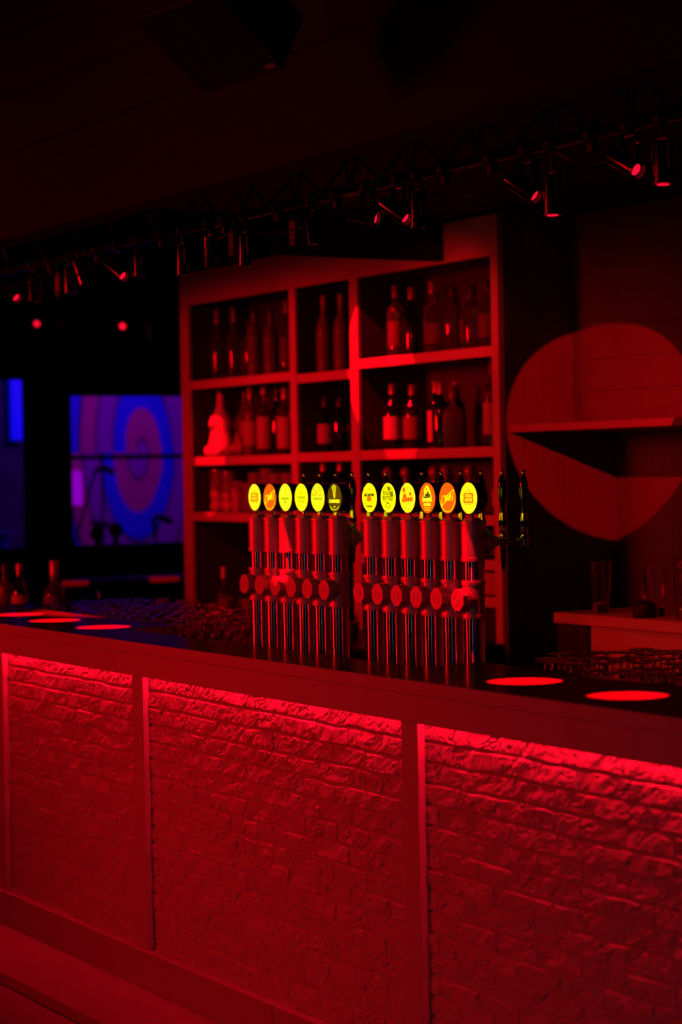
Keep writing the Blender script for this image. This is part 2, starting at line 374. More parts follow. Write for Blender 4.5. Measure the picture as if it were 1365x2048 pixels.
# brick relief
rng = np.random.default_rng(5)
def vnoise(x, y, seed):
    g = np.random.default_rng(seed).random((257, 257))
    xi = np.floor(x).astype(int); yi = np.floor(y).astype(int); fx = x - xi; fy = y - yi
    fx = fx * fx * (3 - 2 * fx); fy = fy * fy * (3 - 2 * fy); xi &= 255; yi &= 255
    return (g[yi, xi] * (1 - fx) + g[yi, xi + 1] * fx) * (1 - fy) + (g[yi + 1, xi] * (1 - fx) + g[yi + 1, xi + 1] * fx) * fy
def fbm(x, y, seed, oc=4):
    s = 0; a = 0.5
    for i in range(oc):
        s = s + a * vnoise(x * 2 ** i + 31.7 * i, y * 2 ** i + 17.3 * i, seed + i); a *= 0.5
    return s
def sst(a, b, v):
    t = np.clip((v - a) / (b - a), 0, 1); return t * t * (3 - 2 * t)
def brick_panel(x0, x1, step=0.003):
    z0, z1 = 0.0995, 1.0555
    nx = int((x1 - x0) / step) + 1; nz = int((z1 - z0) / step) + 1
    X, Z = np.meshgrid(np.linspace(x0, x1, nx), np.linspace(z0, z1, nz))
    wx = (fbm(X * 9 + 40, Z * 9 + 40, 3) - 0.5) * 0.012; wz = (fbm(X * 9 + 80, Z * 12 + 80, 9) - 0.5) * 0.014
    ch, bl_ = 0.0545, 0.172
    zc = (Z + wz - 0.992) / ch; row = np.floor(zc); fz = zc - row
    off = np.where(row % 2 == 0, 0.0, 0.5) + (row * 0.137 % 1) * 0.15
    xc = (X + wx) / bl_ + off + 50; col = np.floor(xc); fx = xc - col
    dz = np.minimum(fz, 1 - fz) * ch; dx = np.minimum(fx, 1 - fx) * bl_
    hid = (row * 71 + col * 131).astype(int) % 997
    hr = np.random.default_rng(11).random((3, 997))
    body = sst(0.0, 0.0055, dz) * (0.35 + 0.65 * sst(0.0, 0.0045, dx + 0.0012 * (hr[2][hid] > 0.45)))
    jit = hr[0][hid] * 0.0022 + (fz - 0.5) * (hr[1][hid] - 0.5) * 0.0040
    # slanting chisel marks
    th = 0.55
    u = (X * math.cos(th) + Z * math.sin(th)); v = (-X * math.sin(th) + Z * math.cos(th))
    uu = u + (fbm(X * 14, Z * 14, 21) - 0.5) * 0.05; vv = v + (fbm(X * 16 + 9, Z * 16, 27) - 0.5) * 0.05
    n1 = vnoise(uu * 26 + 90, vv * 74 + 90, 33); ridge = 1 - np.abs(2 * n1 - 1)
    crack = sst(0.84, 0.99, ridge) * sst(0.34, 0.52, vnoise(X * 22 + 5, Z * 30 + 5, 41))
    u2 = (X * math.cos(0.95) + Z * math.sin(0.95)) + (fbm(X * 20, Z * 20, 91) - 0.5) * 0.04; v2 = (-X * math.sin(0.95) + Z * math.cos(0.95)) + (fbm(X * 20 + 7, Z * 20, 97) - 0.5) * 0.04
    n2 = vnoise(u2 * 34 + 10, v2 * 100 + 120, 57); r2 = sst(0.86, 1.0, 1 - np.abs(2 * n2 - 1)) * sst(0.42, 0.62, vnoise(X * 24 + 55, Z * 28 + 5, 43))
    facet = (fbm(uu * 13 + 7, vv * 34 + 3, 61) - 0.5) * 0.0062
    tear = (fbm(uu * 30 + 3, vv * 85 + 60, 67, 3) - 0.45) * 0.0020
    h = body * (0.0068 + jit + facet + tear - crack * 0.0048 - r2 * 0.0036) + (fbm(X * 170, Z * 170, 77, 2) - 0.4) * 0.0007
    Y = 0.066 - np.clip(h, -0.001, 0.013)
    co = np.stack([X, Y, Z], -1).reshape(-1, 3).astype(np.float32)
    idx = np.arange(nx * nz).reshape(nz, nx)
    q = np.stack([idx[:-1, :-1], idx[:-1, 1:], idx[1:, 1:], idx[1:, :-1]], -1).reshape(-1, 4)
    me = bpy.data.meshes.new('brick_panel')
    me.vertices.add(len(co)); me.vertices.foreach_set('co', co.ravel())
    me.loops.add(q.size); me.loops.foreach_set('vertex_index', q.ravel().astype(np.int32))
    me.polygons.add(len(q)); me.polygons.foreach_set('loop_start', np.arange(0, q.size, 4, dtype=np.int32))
    me.update(calc_edges=True); me.validate(); me.shade_smooth()
    o = link('brick_panel', me, M['brick']); o.parent = barf; o.matrix_parent_inverse = Matrix.Translation((0, -0.05, 0.06))
    return o
brick_panel(-4.10, -2.545, 0.008)
brick_panel(-2.465, -1.345, 0.0026); brick_panel(-1.264, 0.287, 0.0023); brick_panel(0.367, 1.92, 0.0023)
led = bpart('led_strip', MB().box(-7, 3.2, 0.0395, 0.0495, 1.046, 1.0555), M['led'])

# ------------------------------------------------------------------ counter
ct = empty('bar_countertop', (0, 0.2, 1.056), 'long black laminate bar top with pale front edge', 'counter')
def cpart(name, mb_, m_, **k):
    o = mb_.build(name, m_, None, **k); o.parent = ct; o.matrix_parent_inverse = Matrix.Translation((0, -0.2, -1.056)); return o
mb = MB(); P6 = [(-7, 0.0042), (3.2, 0.0042), (3.2, 0.43), (0.09, 0.43), (0.09, 0.218), (-1.80, 0.218), (-1.80, 0.43), (-7, 0.43)]
me_v = []; k = len(P6)
mb.v = [(a, b, 1.0565) for a, b in P6] + [(a, b, 1.1) for a, b in P6]
mb.f = [tuple(range(k))[::-1], tuple(range(k, 2 * k))] + [(i, (i + 1) % k, k + (i + 1) % k, k + i) for i in range(k)]
cpart('surface', mb, M['laminate'])
for a, b in ((-7.0, -2.02), (-2.02, 3.2)):
    cpart('front_edge', MB().box(a + 0.0004, b - 0.0004, -0.001, 0.0040, 1.0655, 1.0998), M['paint'], bevel=0.0012)
for a, b in ((-7.0, -1.45), (-1.45, 1.3), (1.3, 3.2)):
    cpart('fascia_board', MB().box(a + 0.0005, b - 0.0005, 0.001, 0.0275, 0.992, 1.0642), M['paint'], bevel=0.0012)
# lower working surface behind the bar
wk = empty('bar_worktop', (0, 0.6, -0.06), 'low dark worktop behind the bar holding towers and glasses', 'worktop')
o = MB().box(-5.2, 3.2, 0.14, 1.08, 0.91, 0.95).build('top', M['worktop'], None, bevel=0.002); o.parent = wk; o.matrix_parent_inverse = Matrix.Translation((0, -0.6, 0.06))
o = MB().box(-5.15, 3.15, 0.16, 1.0, -0.0595, 0.9095).build('cabinet_body', M['black'], None); o.parent = wk; o.matrix_parent_inverse = Matrix.Translation((0, -0.6, 0.06))

# ------------------------------------------------------------------ beer towers
Y0, ZB = 0.58, 0.95     # tower axis depth and worktop height
def ring(r, a, b, z): return [(r, a), (r, b)]
def build_tower():
    t = empty('beer_tower', (0, Y0, ZB))
    z = lambda h: h - ZB
    # lower polished tube
    MB().lathe([(0.0305, 0.0), (0.0305, z(1.203))], 48).build('lower_tube', M['tube'], t, 40)
    MB().lathe([(0.040, 0.0), (0.040, 0.006), (0.032, 0.009)], 40).build('base_collar', M['steel'], t, 40)
    # tee fitting with its front branch
    f = MB()
    f.lathe([(0.0305, z(1.2)), (0.0345, z(1.2)), (0.0352, z(1.2065)), (0.0345, z(1.213)), (0.0326, z(1.2135)), (0.0326, z(1.2985)), (0.0345, z(1.299)), (0.0352, z(1.305)), (0.0345, z(1.311)), (0.0305, z(1.311))], 48)
    f.lathe([(0.0300, 0.0), (0.0318, -0.002), (0.0322, -0.032), (0.0335, -0.0325), (0.0338, -0.040), (0.0325, -0.0405), (0.029, -0.0405)], 48, 'Y', (0, 0, z(1.256)))
    for s in (1, -1):   # small cast webs above and below the branch
        zz = z(1.256)
        f.prism([(-0.030, zz + s * 0.0455), (-0.030, zz + s * 0.030), (-0.041, zz + s * 0.0315)], -0.0016, 0.0016, 'X')
    f.build('tee_fitting', M['cast'], t, 35)
    pl = MB().lathe([(0.0, -0.0405), (0.0335, -0.0405), (0.0335, -0.0435), (0.0352, -0.0440), (0.0352, -0.0560), (0.0335, -0.0580), (0.0, -0.0580)], 8, 'Y', (0, 0, z(1.256)), R(22.5)).build('plug', M['cast'], t, 25)
    e = MB().lathe([(0.0150, -0.0578), (0.0150, -0.0592), (0.0136, -0.0592), (0.0136, -0.0582), (0.0, -0.0582)], 28, 'Y', (0, 0, z(1.256)))
    for a in range(3):
        e.lathe([(0.0, -0.0578), (0.0036, -0.0580), (0.0028, -0.0592), (0.0, -0.0592)], 10, 'Y', (0.0055 * math.cos(a * 2.1 + 0.5), 0, z(1.256) + 0.0055 * math.sin(a * 2.1 + 0.5)))
    e.build('maker_mark', M['cast'], pl, 35)
    # middle polished tube
    MB().lathe([(0.0300, z(1.305)), (0.0300, z(1.375))], 48).build('middle_tube', M['tube'], t, 40)
    # upper sleeve with rear branch
    u = MB()
    u.lathe([(0.030, z(1.3665)), (0.0345, z(1.3665)), (0.0352, z(1.372)), (0.0345, z(1.3775)), (0.0328, z(1.378)), (0.0328, z(1.4745)), (0.0345, z(1.475)), (0.0350, z(1.479)), (0.0340, z(1.483)), (0.0, z(1.483))], 48)
    u.lathe([(0.0300, 0.0), (0.0322, 0.004), (0.0325, 0.036), (0.0365, 0.0365), (0.0372, 0.046), (0.0350, 0.050)], 40, 'Y', (0, 0, z(1.422)))
    u.build('upper_fitting', M['cast'], t, 35)
    MB().lathe([(0.0300, z(1.4835)), (0.0285, z(1.4865)), (0.0250, z(1.4868)), (0.0250, z(1.4925)), (0.0, z(1.4928))], 8, 'Z', (0, 0, 0), R(10)).build('top_plug', M['cast'], t, 25)
    MB().lathe([(0.0335, 0.050), (0.0320, 0.058), (0.0180, 0.076), (0.0150, 0.078), (0.0150, 0.086), (0.0098, 0.088), (0.0098, 0.092)], 12, 'Y', (0, 0, z(1.422))).build('reducer', M['cast'], t, 30)
    # faucet
    fa = MB()
    fa.lathe([(0.0085, 0.09), (0.0085, 0.120), (0.0115, 0.121), (0.0115, 0.128), (0.0080, 0.129), (0.0075, 0.178)], 20, 'Y', (0, 0, z(1.420)))
    fa.lathe([(0.006, z(1.400)), (0.0115, z(1.404)), (0.0128, z(1.420)), (0.0115, z(1.434)), (0.0095, z(1.438)), (0.0108, z(1.440)), (0.0112, z(1.461)), (0.0, z(1.463))], 24, 'Z', (0, 0.185, 0))
    fa = fa.build('faucet', M['chrome'], t, 35)
    MB().lathe([(0.0085, z(1.402)), (0.0090, z(1.395)), (0.0052, z(1.330)), (0.0038, z(1.330)), (0.0050, z(1.39))], 18, 'Z', (0, 0.185, 0)).build('spout', M['gloss_black'], fa, 40)
    h = MB().lathe([(0.0, z(1.5020)), (0.0088, z(1.5020)), (0.0080, z(1.516)), (0.0092, z(1.530)), (0.0125, z(1.552)), (0.0138, z(1.570)), (0.0132, z(1.586)), (0.0098, z(1.603)), (0.0062, z(1.6135)), (0.0, z(1.6136))], 24, 'Z', (0, 0.185, 0)).build('tap_handle', M['gloss_black'], t, 60)
    MB().lathe([(0.0, z(1.6136)), (0.0056, z(1.6138)), (0.0046, z(1.6165)), (0.0030, z(1.6175)), (0.0058, z(1.6205)), (0.0064, z(1.6240)), (0.0050, z(1.6280)), (0.0, z(1.6292))], 18, 'Z', (0, 0.185, 0)).build('finial', M['chrome'], h, 60)
    MB().lathe([(0.0, z(1.479)), (0.0118, z(1.479)), (0.0090, z(1.5018)), (0.0, z(1.502))], 24, 'Z', (0, 0.185, 0)).build('ferrule', M['chrome'], h, 35)
    MB().lathe([(0.0, z(1.463)), (0.0128, z(1.4632)), (0.0130, z(1.4788)), (0.0, z(1.479))], 24, 'Z', (0, 0.185, 0)).build('grip_ring', M['gloss_black'], h, 35)
    # medallion
    MB().lathe([(0.0048, z(1.492)), (0.0048, z(1.503))], 14).build('medallion_stem', M['chrome'], t, 40)
    MB().lathe([(0.0075, z(1.4926)), (0.0075, z(1.4955)), (0.005, z(1.4965))], 14).build('stem_collar', M['chrome'], t, 40)
    md = MB().lathe([(0.0450, -0.0105), (0.0472, -0.0105), (0.0478, -0.006), (0.0470, 0.0), (0.0470, 0.022), (0.0440, 0.026), (0.0425, 0.026)], 56, 'Y', (0, 0.0, z(1.5505))).build('medallion', M['gloss_black'], t, 40)
    MB().lathe([(0.0440, -0.0100), (0.0456, -0.0128), (0.0474, -0.0118), (0.0480, -0.0095), (0.0474, -0.0080)], 64, 'Y', (0, 0, z(1.5505))).build('rim', M['e_edge'], md, 60)
    return t, md
proto, proto_md = build_tower()
proto_md.name = 'medallion'
ZM = 1.5505 - ZB
def disc(name, r, m_, parent, y=-0.0112, sx=1.0):
    o = MB().lathe([(0.0, 0.0), (r, 0.0), (r, 0.0012), (0.0, 0.0012)], 56, 'Y').build(name, m_, parent, 30)
    o.location = (0, y, ZM); return o
def poly(name, pts, m_, parent, y=-0.0120, d=0.0006):
    o = MB().prism(pts, -d, 0.0).build(name, m_, parent); o.location = (0, y, ZM); return o
def ribbon(pts, w):
    out = []
    for i in range(len(pts) - 1):
        a, b = Vector(pts[i]), Vector(pts[i + 1]); n = (b - a).normalized(); n = Vector((-n.y, n.x)) * w / 2
        out.append([tuple(a + n), tuple(b + n), tuple(b - n), tuple(a - n)])
    return out
def strokes(name, lines, w, m_, parent, y=-0.0124):
    mb_ = MB()
    for ln in lines:
        for q in ribbon(ln, w): mb_.prism(q, -0.0004, 0.0)
    o = mb_.build(name, m_, parent); o.location = (0, y, ZM); return o
def T(md, txt, size, m_, dx=0, dz=0, sx=1, bold=0.0, shear=0.0, rot=0.0, y=-0.0128):
    return text_mesh('lettering', txt, size, m_, md, (dx, y, ZM + dz), sx, bold, shear, rot=rot)
arc = lambda r, a0, a1, n=14, cx=0, cz=0: [(cx + r * math.cos(R(a0 + (a1 - a0) * i / n)), cz + r * math.sin(R(a0 + (a1 - a0) * i / n))) for i in range(n + 1)]
def face_stella(md):
    disc('face', 0.0445, M['e_yelpale'], md)
    poly('cartouche', [(-0.022, -0.014), (0.022, -0.014), (0.026, -0.006), (0.023, 0.002), (0.026, 0.009), (0.021, 0.015), (-0.021, 0.015), (-0.026, 0.009), (-0.023, 0.002), (-0.026, -0.006)], M['e_red'], md)
    T(md, 'STELLA', 0.0125, M['e_yelpale'], 0, 0.0068, 0.88, 0.0003); T(md, 'ARTOIS', 0.0125, M['e_yelpale'], 0, -0.0055, 0.88, 0.0003)
    strokes('ornament', [arc(0.0052, 200, -20, 10, -0.024, -0.014), arc(0.0052, 200, -20, 10, 0.024, -0.014), arc(0.010, 20, 160, 10, 0, 0.014), [(-0.020, -0.0175), (0.020, -0.0175)], [(0, 0.024), (0, 0.029)], [(-0.012, 0.018), (-0.016, 0.022)], [(0.012, 0.018), (0.016, 0.022)]], 0.0013, M['e_red'], md)
    strokes('edge_line', [arc(0.0405, 215, 325, 20)], 0.0006, M['e_red'], md)
def face_bud(md):
    disc('face', 0.0445, M['e_ora'], md)
    bow = [(-0.031, -0.024), (-0.027, 0.006), (-0.004, 0.006), (0.033, 0.025), (0.026, -0.006), (-0.004, -0.006), (-0.031, -0.024)]
    strokes('bow_tie', [bow], 0.0022, M['e_yel'], md)
    T(md, 'Bud', 0.024, M['e_yel'], 0.001, 0.001, 0.95, 0.0004, 0.25, R(-20))
    strokes('edge_line', [arc(0.0405, 190, 350, 24)], 0.0018, M['e_yel'], md)
def face_crest(md):
    disc('face', 0.0445, M['e_yelpale'], md)
    T(md, 'Hoegaarden', 0.0125, M['e_green'], 0, -0.003, 0.80, 0.0003); T(md, 'BIERE', 0.006, M['e_green'], 0, -0.0125); T(md, 'BLANCHE', 0.005, M['e_green'], 0, -0.018)
    strokes('crest', [arc(0.006, 0, 360, 12, 0, 0.014), [(-0.006, 0.02), (0, 0.027), (0.006, 0.02)], [(0, 0.008), (0, 0.02)]], 0.0010, M['e_green'], md)
    strokes('leaf_marks', [[(-0.022, 0.030), (-0.014, 0.036)], [(-0.027, 0.022), (-0.020, 0.028)], [(-0.018, 0.024), (-0.012, 0.028)], arc(0.039, 230, 310, 12)], 0.0014, M['e_green'], md)
def face_script(md):
    disc('face', 0.0445, M['e_yelpale'], md); disc('inner_disc', 0.0375, M['e_yel'], md, -0.0118)
    T(md, 'Ouseringe', 0.0145, M['e_green'], 0, 0.001, 0.85, 0.0002, 0.3, y=-0.0130)
    poly('green_bar', [(-0.017, -0.017), (0.017, -0.017), (0.017, -0.0095), (-0.017, -0.0095)], M['e_green'], md, -0.0124)
    T(md, 'BLONDE', 0.006, M['e_yel'], 0, -0.0133, y=-0.0134)
    strokes('barley_mark', [[(0.004, 0.010), (0.010, 0.022)], [(0.006, 0.012), (0.003, 0.018)], [(-0.018, 0.013), (0.004, 0.013)], [(0.010, 0.012), (0.020, 0.013)], [(-0.001, -0.022), (0.001, -0.028)]], 0.0014, M['e_green'], md, -0.013)
def face_grapes(md):
    disc('face', 0.0445, M['e_yelpale'], md)
    T(md, 'CHADZIGLER', 0.0105, M['e_green'], 0, -0.004, 0.92, 0.0003); T(md, 'ORIGINAL', 0.0080, M['e_yel'], 0, -0.0155)
    mb_ = MB(); r_ = random.Random(3)
    for j in range(7):
        for i in range(-9, 10):
            px, pz = i * 0.0040 + (j % 2) * 0.002, 0.006 + j * 0.0052
            if px * px + pz * pz < 0.0405 ** 2 and r_.random() < 0.85:
                mb_.prism([(px - 0.0011, pz), (px, pz + 0.0022), (px + 0.0011, pz), (px, pz - 0.0014)], -0.0004, 0)
    o = mb_.build('hop_pattern', M['e_dkgreen'], md); o.location = (0, -0.0124, ZM)
def face_harp(md):
    disc('face', 0.0445, M['e_olive'], md)
    strokes('harp', [[(-0.010, 0.034), (-0.006, 0.014), (-0.001, -0.002), (0.003, 0.002), (0.008, 0.032)], arc(0.009, 150, 20, 10, -0.002, 0.030), [(-0.010, 0.034), (-0.013, 0.031), (-0.009, 0.028)], [(0.007, 0.034), (0.011, 0.036)]], 0.0030, M['e_yel'], md)
    strokes('harp_strings', [[(-0.004, 0.034), (-0.001, 0.006)], [(0.0, 0.036), (0.001, 0.005)], [(0.004, 0.034), (0.0025, 0.006)]], 0.0007, M['e_yel'], md)
    T(md, 'GUINNESS', 0.0152, M['e_yelpale'], 0, -0.012, 0.92, 0.0005)
    T(md, '1759', 0.006, M['e_yel'], 0, -0.030); strokes('edge_line', [arc(0.0395, 225, 315, 18)], 0.0022, M['e_yel'], md)
def face_ipa(md):
    disc('face', 0.0445, M['e_yelpale'], md); disc('inner_disc', 0.0385, M['e_yel'], md, -0.0118)
    T(md, 'ALL DAY IPA', 0.0118, M['e_black'], 0, 0.008, 0.85, 0.0006, y=-0.0130)
    poly('car_body', [(-0.014, -0.010), (0.008, -0.012), (0.014, -0.003), (0.008, 0.001), (0.004, 0.004), (-0.010, 0.003), (-0.014, -0.003)], M['e_red'], md, -0.0124)
    poly('car_load', [(-0.012, 0.001), (0.006, 0.003), (0.010, 0.0015), (0.004, 0.0005)], M['e_ora'], md, -0.0132)
    strokes('hill_lines', [[(-0.034, -0.006), (-0.016, -0.022)], [(-0.030, 0.002), (-0.018, -0.008)], [(-0.036, -0.012), (-0.024, -0.024)], [(-0.018, -0.018), (0.006, -0.021), (0.026, -0.012)], [(0.010, -0.016), (0.024, -0.002)], [(0.014, -0.020), (0.028, -0.006)]], 0.0012, M['e_green'], md, -0.0124)
    T(md, 'FOUNDERS', 0.0075, M['e_dkgreen'], 0, -0.027, 0.9, 0.0003, y=-0.0130); T(md, 'MI', 0.006, M['e_ora'], 0, 0.026, y=-0.013)
def face_letterpress(md):
    disc('face', 0.0445, M['e_yelpale'], md); disc('inner_disc', 0.037, M['e_yel'], md, -0.0118)
    poly('brown_block', [(-0.001, 0.023), (0.016, 0.021), (0.010, 0.033), (-0.001, 0.035)], M['e_dkgreen'], md, -0.0124)
    poly('brown_block', [(0.014, 0.006), (0.031, 0.004), (0.027, 0.018), (0.014, 0.020)], M['e_dkgreen'], md, -0.0124)
    T(md, 'STOUT', 0.0165, M['e_dkgreen'], -0.003, 0.013, 0.9, 0.0003, y=-0.0132); T(md, 'BOTTLES', 0.0165, M['e_dkgreen'], 0, -0.001, 0.85, 0.0003, y=-0.0132)
    strokes('ornament', [[(-0.028, -0.010), (-0.010, -0.013), (-0.004, -0.010)], [(0.006, -0.010), (0.026, -0.008)], arc(0.010, 180, 360, 10, 0, -0.022), [(-0.012, -0.018), (0.012, -0.018)], arc(0.0340, 150, 30, 16), [(-0.012, -0.018), (-0.014, -0.030)], [(0.012, -0.018), (0.014, -0.030)]], 0.0016, M['e_dkgreen'], md, -0.0124)
    T(md, 'M', 0.010, M['e_black'], 0, -0.017, y=-0.013)
def face_hops(md):
    disc('face', 0.0445, M['e_yelpale'], md)
    T(md, 'GAMMA', 0.0175, M['e_ora'], 0.001, -0.006, 0.95, 0.0012, rot=R(-4))
    for cx, cz, s in ((-0.014, 0.004, 0.009), (0.018, 0.012, 0.006), (-0.018, 0.024, 0.008)):
        poly('orange_blob', arc(s, 0, 340, 12, cx, cz), M['e_ora'], md, -0.0120)
    ln = [arc(0.009, 0, 340, 10, -0.008, 0.024), arc(0.009, 0, 340, 10, 0.014, 0.024), [(0, 0.036), (-0.002, 0.004)], [(0.004, 0.034), (0.012, 0.004)]]
    r_ = random.Random(9)
    for i in range(26):
        a = r_.uniform(190, 350); q = r_.uniform(0.016, 0.036); cx, cz = q * math.cos(R(a)), q * math.sin(R(a))
        ln.append([(cx, cz), (cx + r_.uniform(-0.004, 0.004), cz + r_.uniform(0.001, 0.004))])
    strokes('leaf_lines', ln, 0.0010, M['e_green'], md)
    strokes('leaf_tips', [[(0.019, 0.022), (0.023, 0.030)], [(-0.012, -0.033), (-0.010, -0.029)], [(0.003, -0.037), (0.010, -0.033)]], 0.0020, M['e_dkgreen'], md)
def face_arch(md):
    disc('face', 0.0445, M['e_ora'], md)
    poly('arch_window', [(-0.026, -0.012)] + [(-0.024, 0.002), (-0.018, 0.020), (-0.008, 0.034), (0, 0.038), (0.008, 0.034), (0.018, 0.020), (0.024, 0.002)] + [(0.026, -0.012), (0.012, -0.010), (0, -0.013), (-0.012, -0.010)], M['e_yelpale'], md)
    T(md, 'Leffe', 0.0235, M['e_black'], 0, 0.008, 0.80, 0.0007, y=-0.0130)
    strokes('bell_mark', [[(-0.004, 0.026), (0.004, 0.026)], [(0, 0.026), (0, 0.031)]], 0.0012, M['e_black'], md, -0.0130)
    T(md, 'ROUGE', 0.0120, M['e_yelpale'], 0, -0.020, 0.9, 0.0006)
    strokes('small_lines', [[(-0.018, -0.0285), (0.018, -0.0285)], [(-0.012, -0.0325), (0.012, -0.0325)], [(-0.014, -0.0365), (0.014, -0.0365)]], 0.0014, M['e_yel'], md)
faces = [face_stella, face_bud, face_crest, face_script, face_grapes, face_harp, face_ipa, face_letterpress, face_hops, face_arch, face_bud, face_stella]
tl = ['steel beer tap tower with a yellow medallion, leftmost of all twelve towers',
      'steel beer tap tower with an orange bow tie medallion, second tower from the left',
      'brightly spotlit steel beer tap tower with a pale yellow crest medallion, third from left',
      'steel beer tap tower with a pale rimmed yellow script medallion, fourth from left',
      'steel beer tap tower whose yellow medallion has dotted hop rows, fifth from left',
      'steel beer tap tower with the dark harp medallion, last of the left group',
      'steel beer tap tower whose yellow medallion shows a small red car, first of right group',
      'steel beer tap tower with a yellow medallion filled by large block letters',
      'steel beer tap tower whose yellow medallion has orange fruit and a leafy pattern',
      'steel beer tap tower with an orange medallion holding a yellow arched window',
      'steel beer tap tower with an orange bow tie medallion, second from the right end',
      'steel beer tap tower with a large yellow medallion, rightmost of all twelve']
TX = [-1.463 + 0.1074 * i for i in range(6)] + [-0.712 + 0.1098 * i for i in range(6)]
rear_face = MB().lathe([(0.0, 0.0245), (0.0425, 0.0245), (0.0425, 0.0262), (0.0, 0.0262)], 40, 'Y', (0, 0, ZM)).build('rear_face', M['e_yel'], proto_md, 30)
towers = []
for i, X in enumerate(TX):
    t = proto if i == 0 else copy_tree(proto)
    towers.append(t)
for i, (t, X) in enumerate(zip(towers, TX)):
    t.location = (X, Y0, ZB); tag(t, tl[i], 'beer tap', 'draught beer towers on the bar')
    md = [c for c in t.children if c.name.startswith('medallion') and not c.name.startswith('medallion_stem')][0]
    faces[i](md)
    if faces[i] in (face_bud, face_arch):
        for c in md.children:
            if c.name.startswith('rear_face'):
                c.data = c.data.copy(); c.data.materials[0] = M['e_ora']

# ------------------------------------------------------------------ upturned stem glasses on the worktop
def stem_glass():
    # rim on the worktop, foot uppermost
    p = [(0.030, 0.0), (0.0365, 0.030), (0.037, 0.050), (0.030, 0.078), (0.012, 0.096), (0.005, 0.102), (0.0042, 0.140), (0.0060, 0.152), (0.034, 0.157), (0.035, 0.1592), (0.029, 0.1602), (0.014, 0.1560), (0.0, 0.1545)]
    q = [(0.0, 0.0935), (0.010, 0.092), (0.028, 0.076), (0.0350, 0.050), (0.0345, 0.030), (0.0285, 0.0), (0.030, 0.0)]
    return MB().lathe(q + p[1:], 20).build('stem_glass', M['glass'], None, 50, fix=True)
g0 = stem_glass(); first = True
def place_glass(x, y, s, label, group):
    global first
    o = g0 if first else g0.copy()
    if not first: COL.objects.link(o)
    first = False
    o.location = (x, y, ZB + 0.0002); o.rotation_euler = (0, 0, random.uniform(0, 6)); o.scale = (s * 1.0, s * 1.0, s)
    tag(o, label, 'glass', group)
rg = random.Random(4)
LL = 'upturned clear stem glass in the dense rows behind the bar, left of the towers'
for i in range(20):
    for j in range(7):
        x = -3.38 + i * 0.0885 + (j % 2) * 0.04; y = 0.475 + j * 0.083
        if x > -1.92 and j < 1: continue
        if x > -1.70: continue
        place_glass(x + rg.uniform(-0.005, 0.005), y + rg.uniform(-0.003, 0.003), rg.choice((0.93, 0.96, 0.98)), LL, 'upturned glasses left of the towers')
LR = 'upturned clear stem glass in the rows behind the bar, right of the towers'
for i in range(15):
    for j in range(7):
        x = 0.16 + i * 0.0885 + (j % 2) * 0.04; y = 0.485 + j * 0.083
        if x < 0.30 and j < 1: continue
        if x > 1.35: continue
        place_glass(x + rg.uniform(-0.005, 0.005), y + rg.uniform(-0.003, 0.003), rg.choice((0.97, 1.0, 1.04)), LR, 'upturned glasses right of the towers')

# ------------------------------------------------------------------ back bar shelving
YS, YK = 2.0, 2.36
sh = empty('back_bar_shelving', (-3.45, 2.2, 0.93), 'tall built-in back bar shelving of three bays holding bottles', 'shelving')
MI = Matrix.Translation((3.45, -2.2, -0.93))
def spart(name, mb_, m_, **k):
    o = mb_.build(name, m_, None, **k); o.parent = sh; o.matrix_parent_inverse = MI; return o
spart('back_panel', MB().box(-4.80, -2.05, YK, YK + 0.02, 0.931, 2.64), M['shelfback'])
spart('header_board', MB().box(-4.865, -2.0405, YS, YS + 0.03, 2.485, 2.648), M['shelfwood'], bevel=0.002)
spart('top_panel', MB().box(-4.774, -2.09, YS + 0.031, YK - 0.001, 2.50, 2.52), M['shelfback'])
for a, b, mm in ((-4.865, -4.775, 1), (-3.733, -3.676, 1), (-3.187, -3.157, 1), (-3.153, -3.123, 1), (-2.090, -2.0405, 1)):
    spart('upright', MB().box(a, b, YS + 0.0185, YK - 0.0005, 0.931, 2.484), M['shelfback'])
    spart('upright_edge', MB().box(a, b, YS, YS + 0.018, 0.931, 2.484), M['shelfwood'], bevel=0.002)
for a, b, zz in ((-4.774, -3.734, 2.10), (-4.774, -3.734, 1.715), (-4.774, -3.734, 1.436), (-3.675, -3.188, 2.085), (-3.675, -3.188, 1.72), (-3.675, -3.188, 1.44),
                 (-3.122, -2.091, 2.125), (-3.122, -2.091, 1.722), (-3.122, -2.091, 1.445), (-3.122, -2.091, 1.265), (-3.122, -2.091, 1.115)):
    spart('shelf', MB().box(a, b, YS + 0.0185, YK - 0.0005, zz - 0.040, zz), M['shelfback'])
    spart('shelf_edge', MB().box(a, b, YS + 0.003, YS + 0.018, zz - 0.042, zz), M['shelfwood'], bevel=0.002)
# base counter below the shelving
bc = empty('back_bar_counter', (-3.45, 1.9, -0.06), 'dark low counter running below the back bar shelving', 'counter')
o = MB().box(-4.87, -2.04, 1.45, 2.40, 0.89, 0.93).build('top', M['worktop'], None, bevel=0.002); o.parent = bc; o.matrix_parent_inverse = Matrix.Translation((3.45, -1.9, 0.06))
o = MB().box(-4.85, -2.06, 1.49, 2.38, -0.0595, 0.8895).build('cabinet_body', M['darkwood'], None); o.parent = bc; o.matrix_parent_inverse = Matrix.Translation((3.45, -1.9, 0.06))
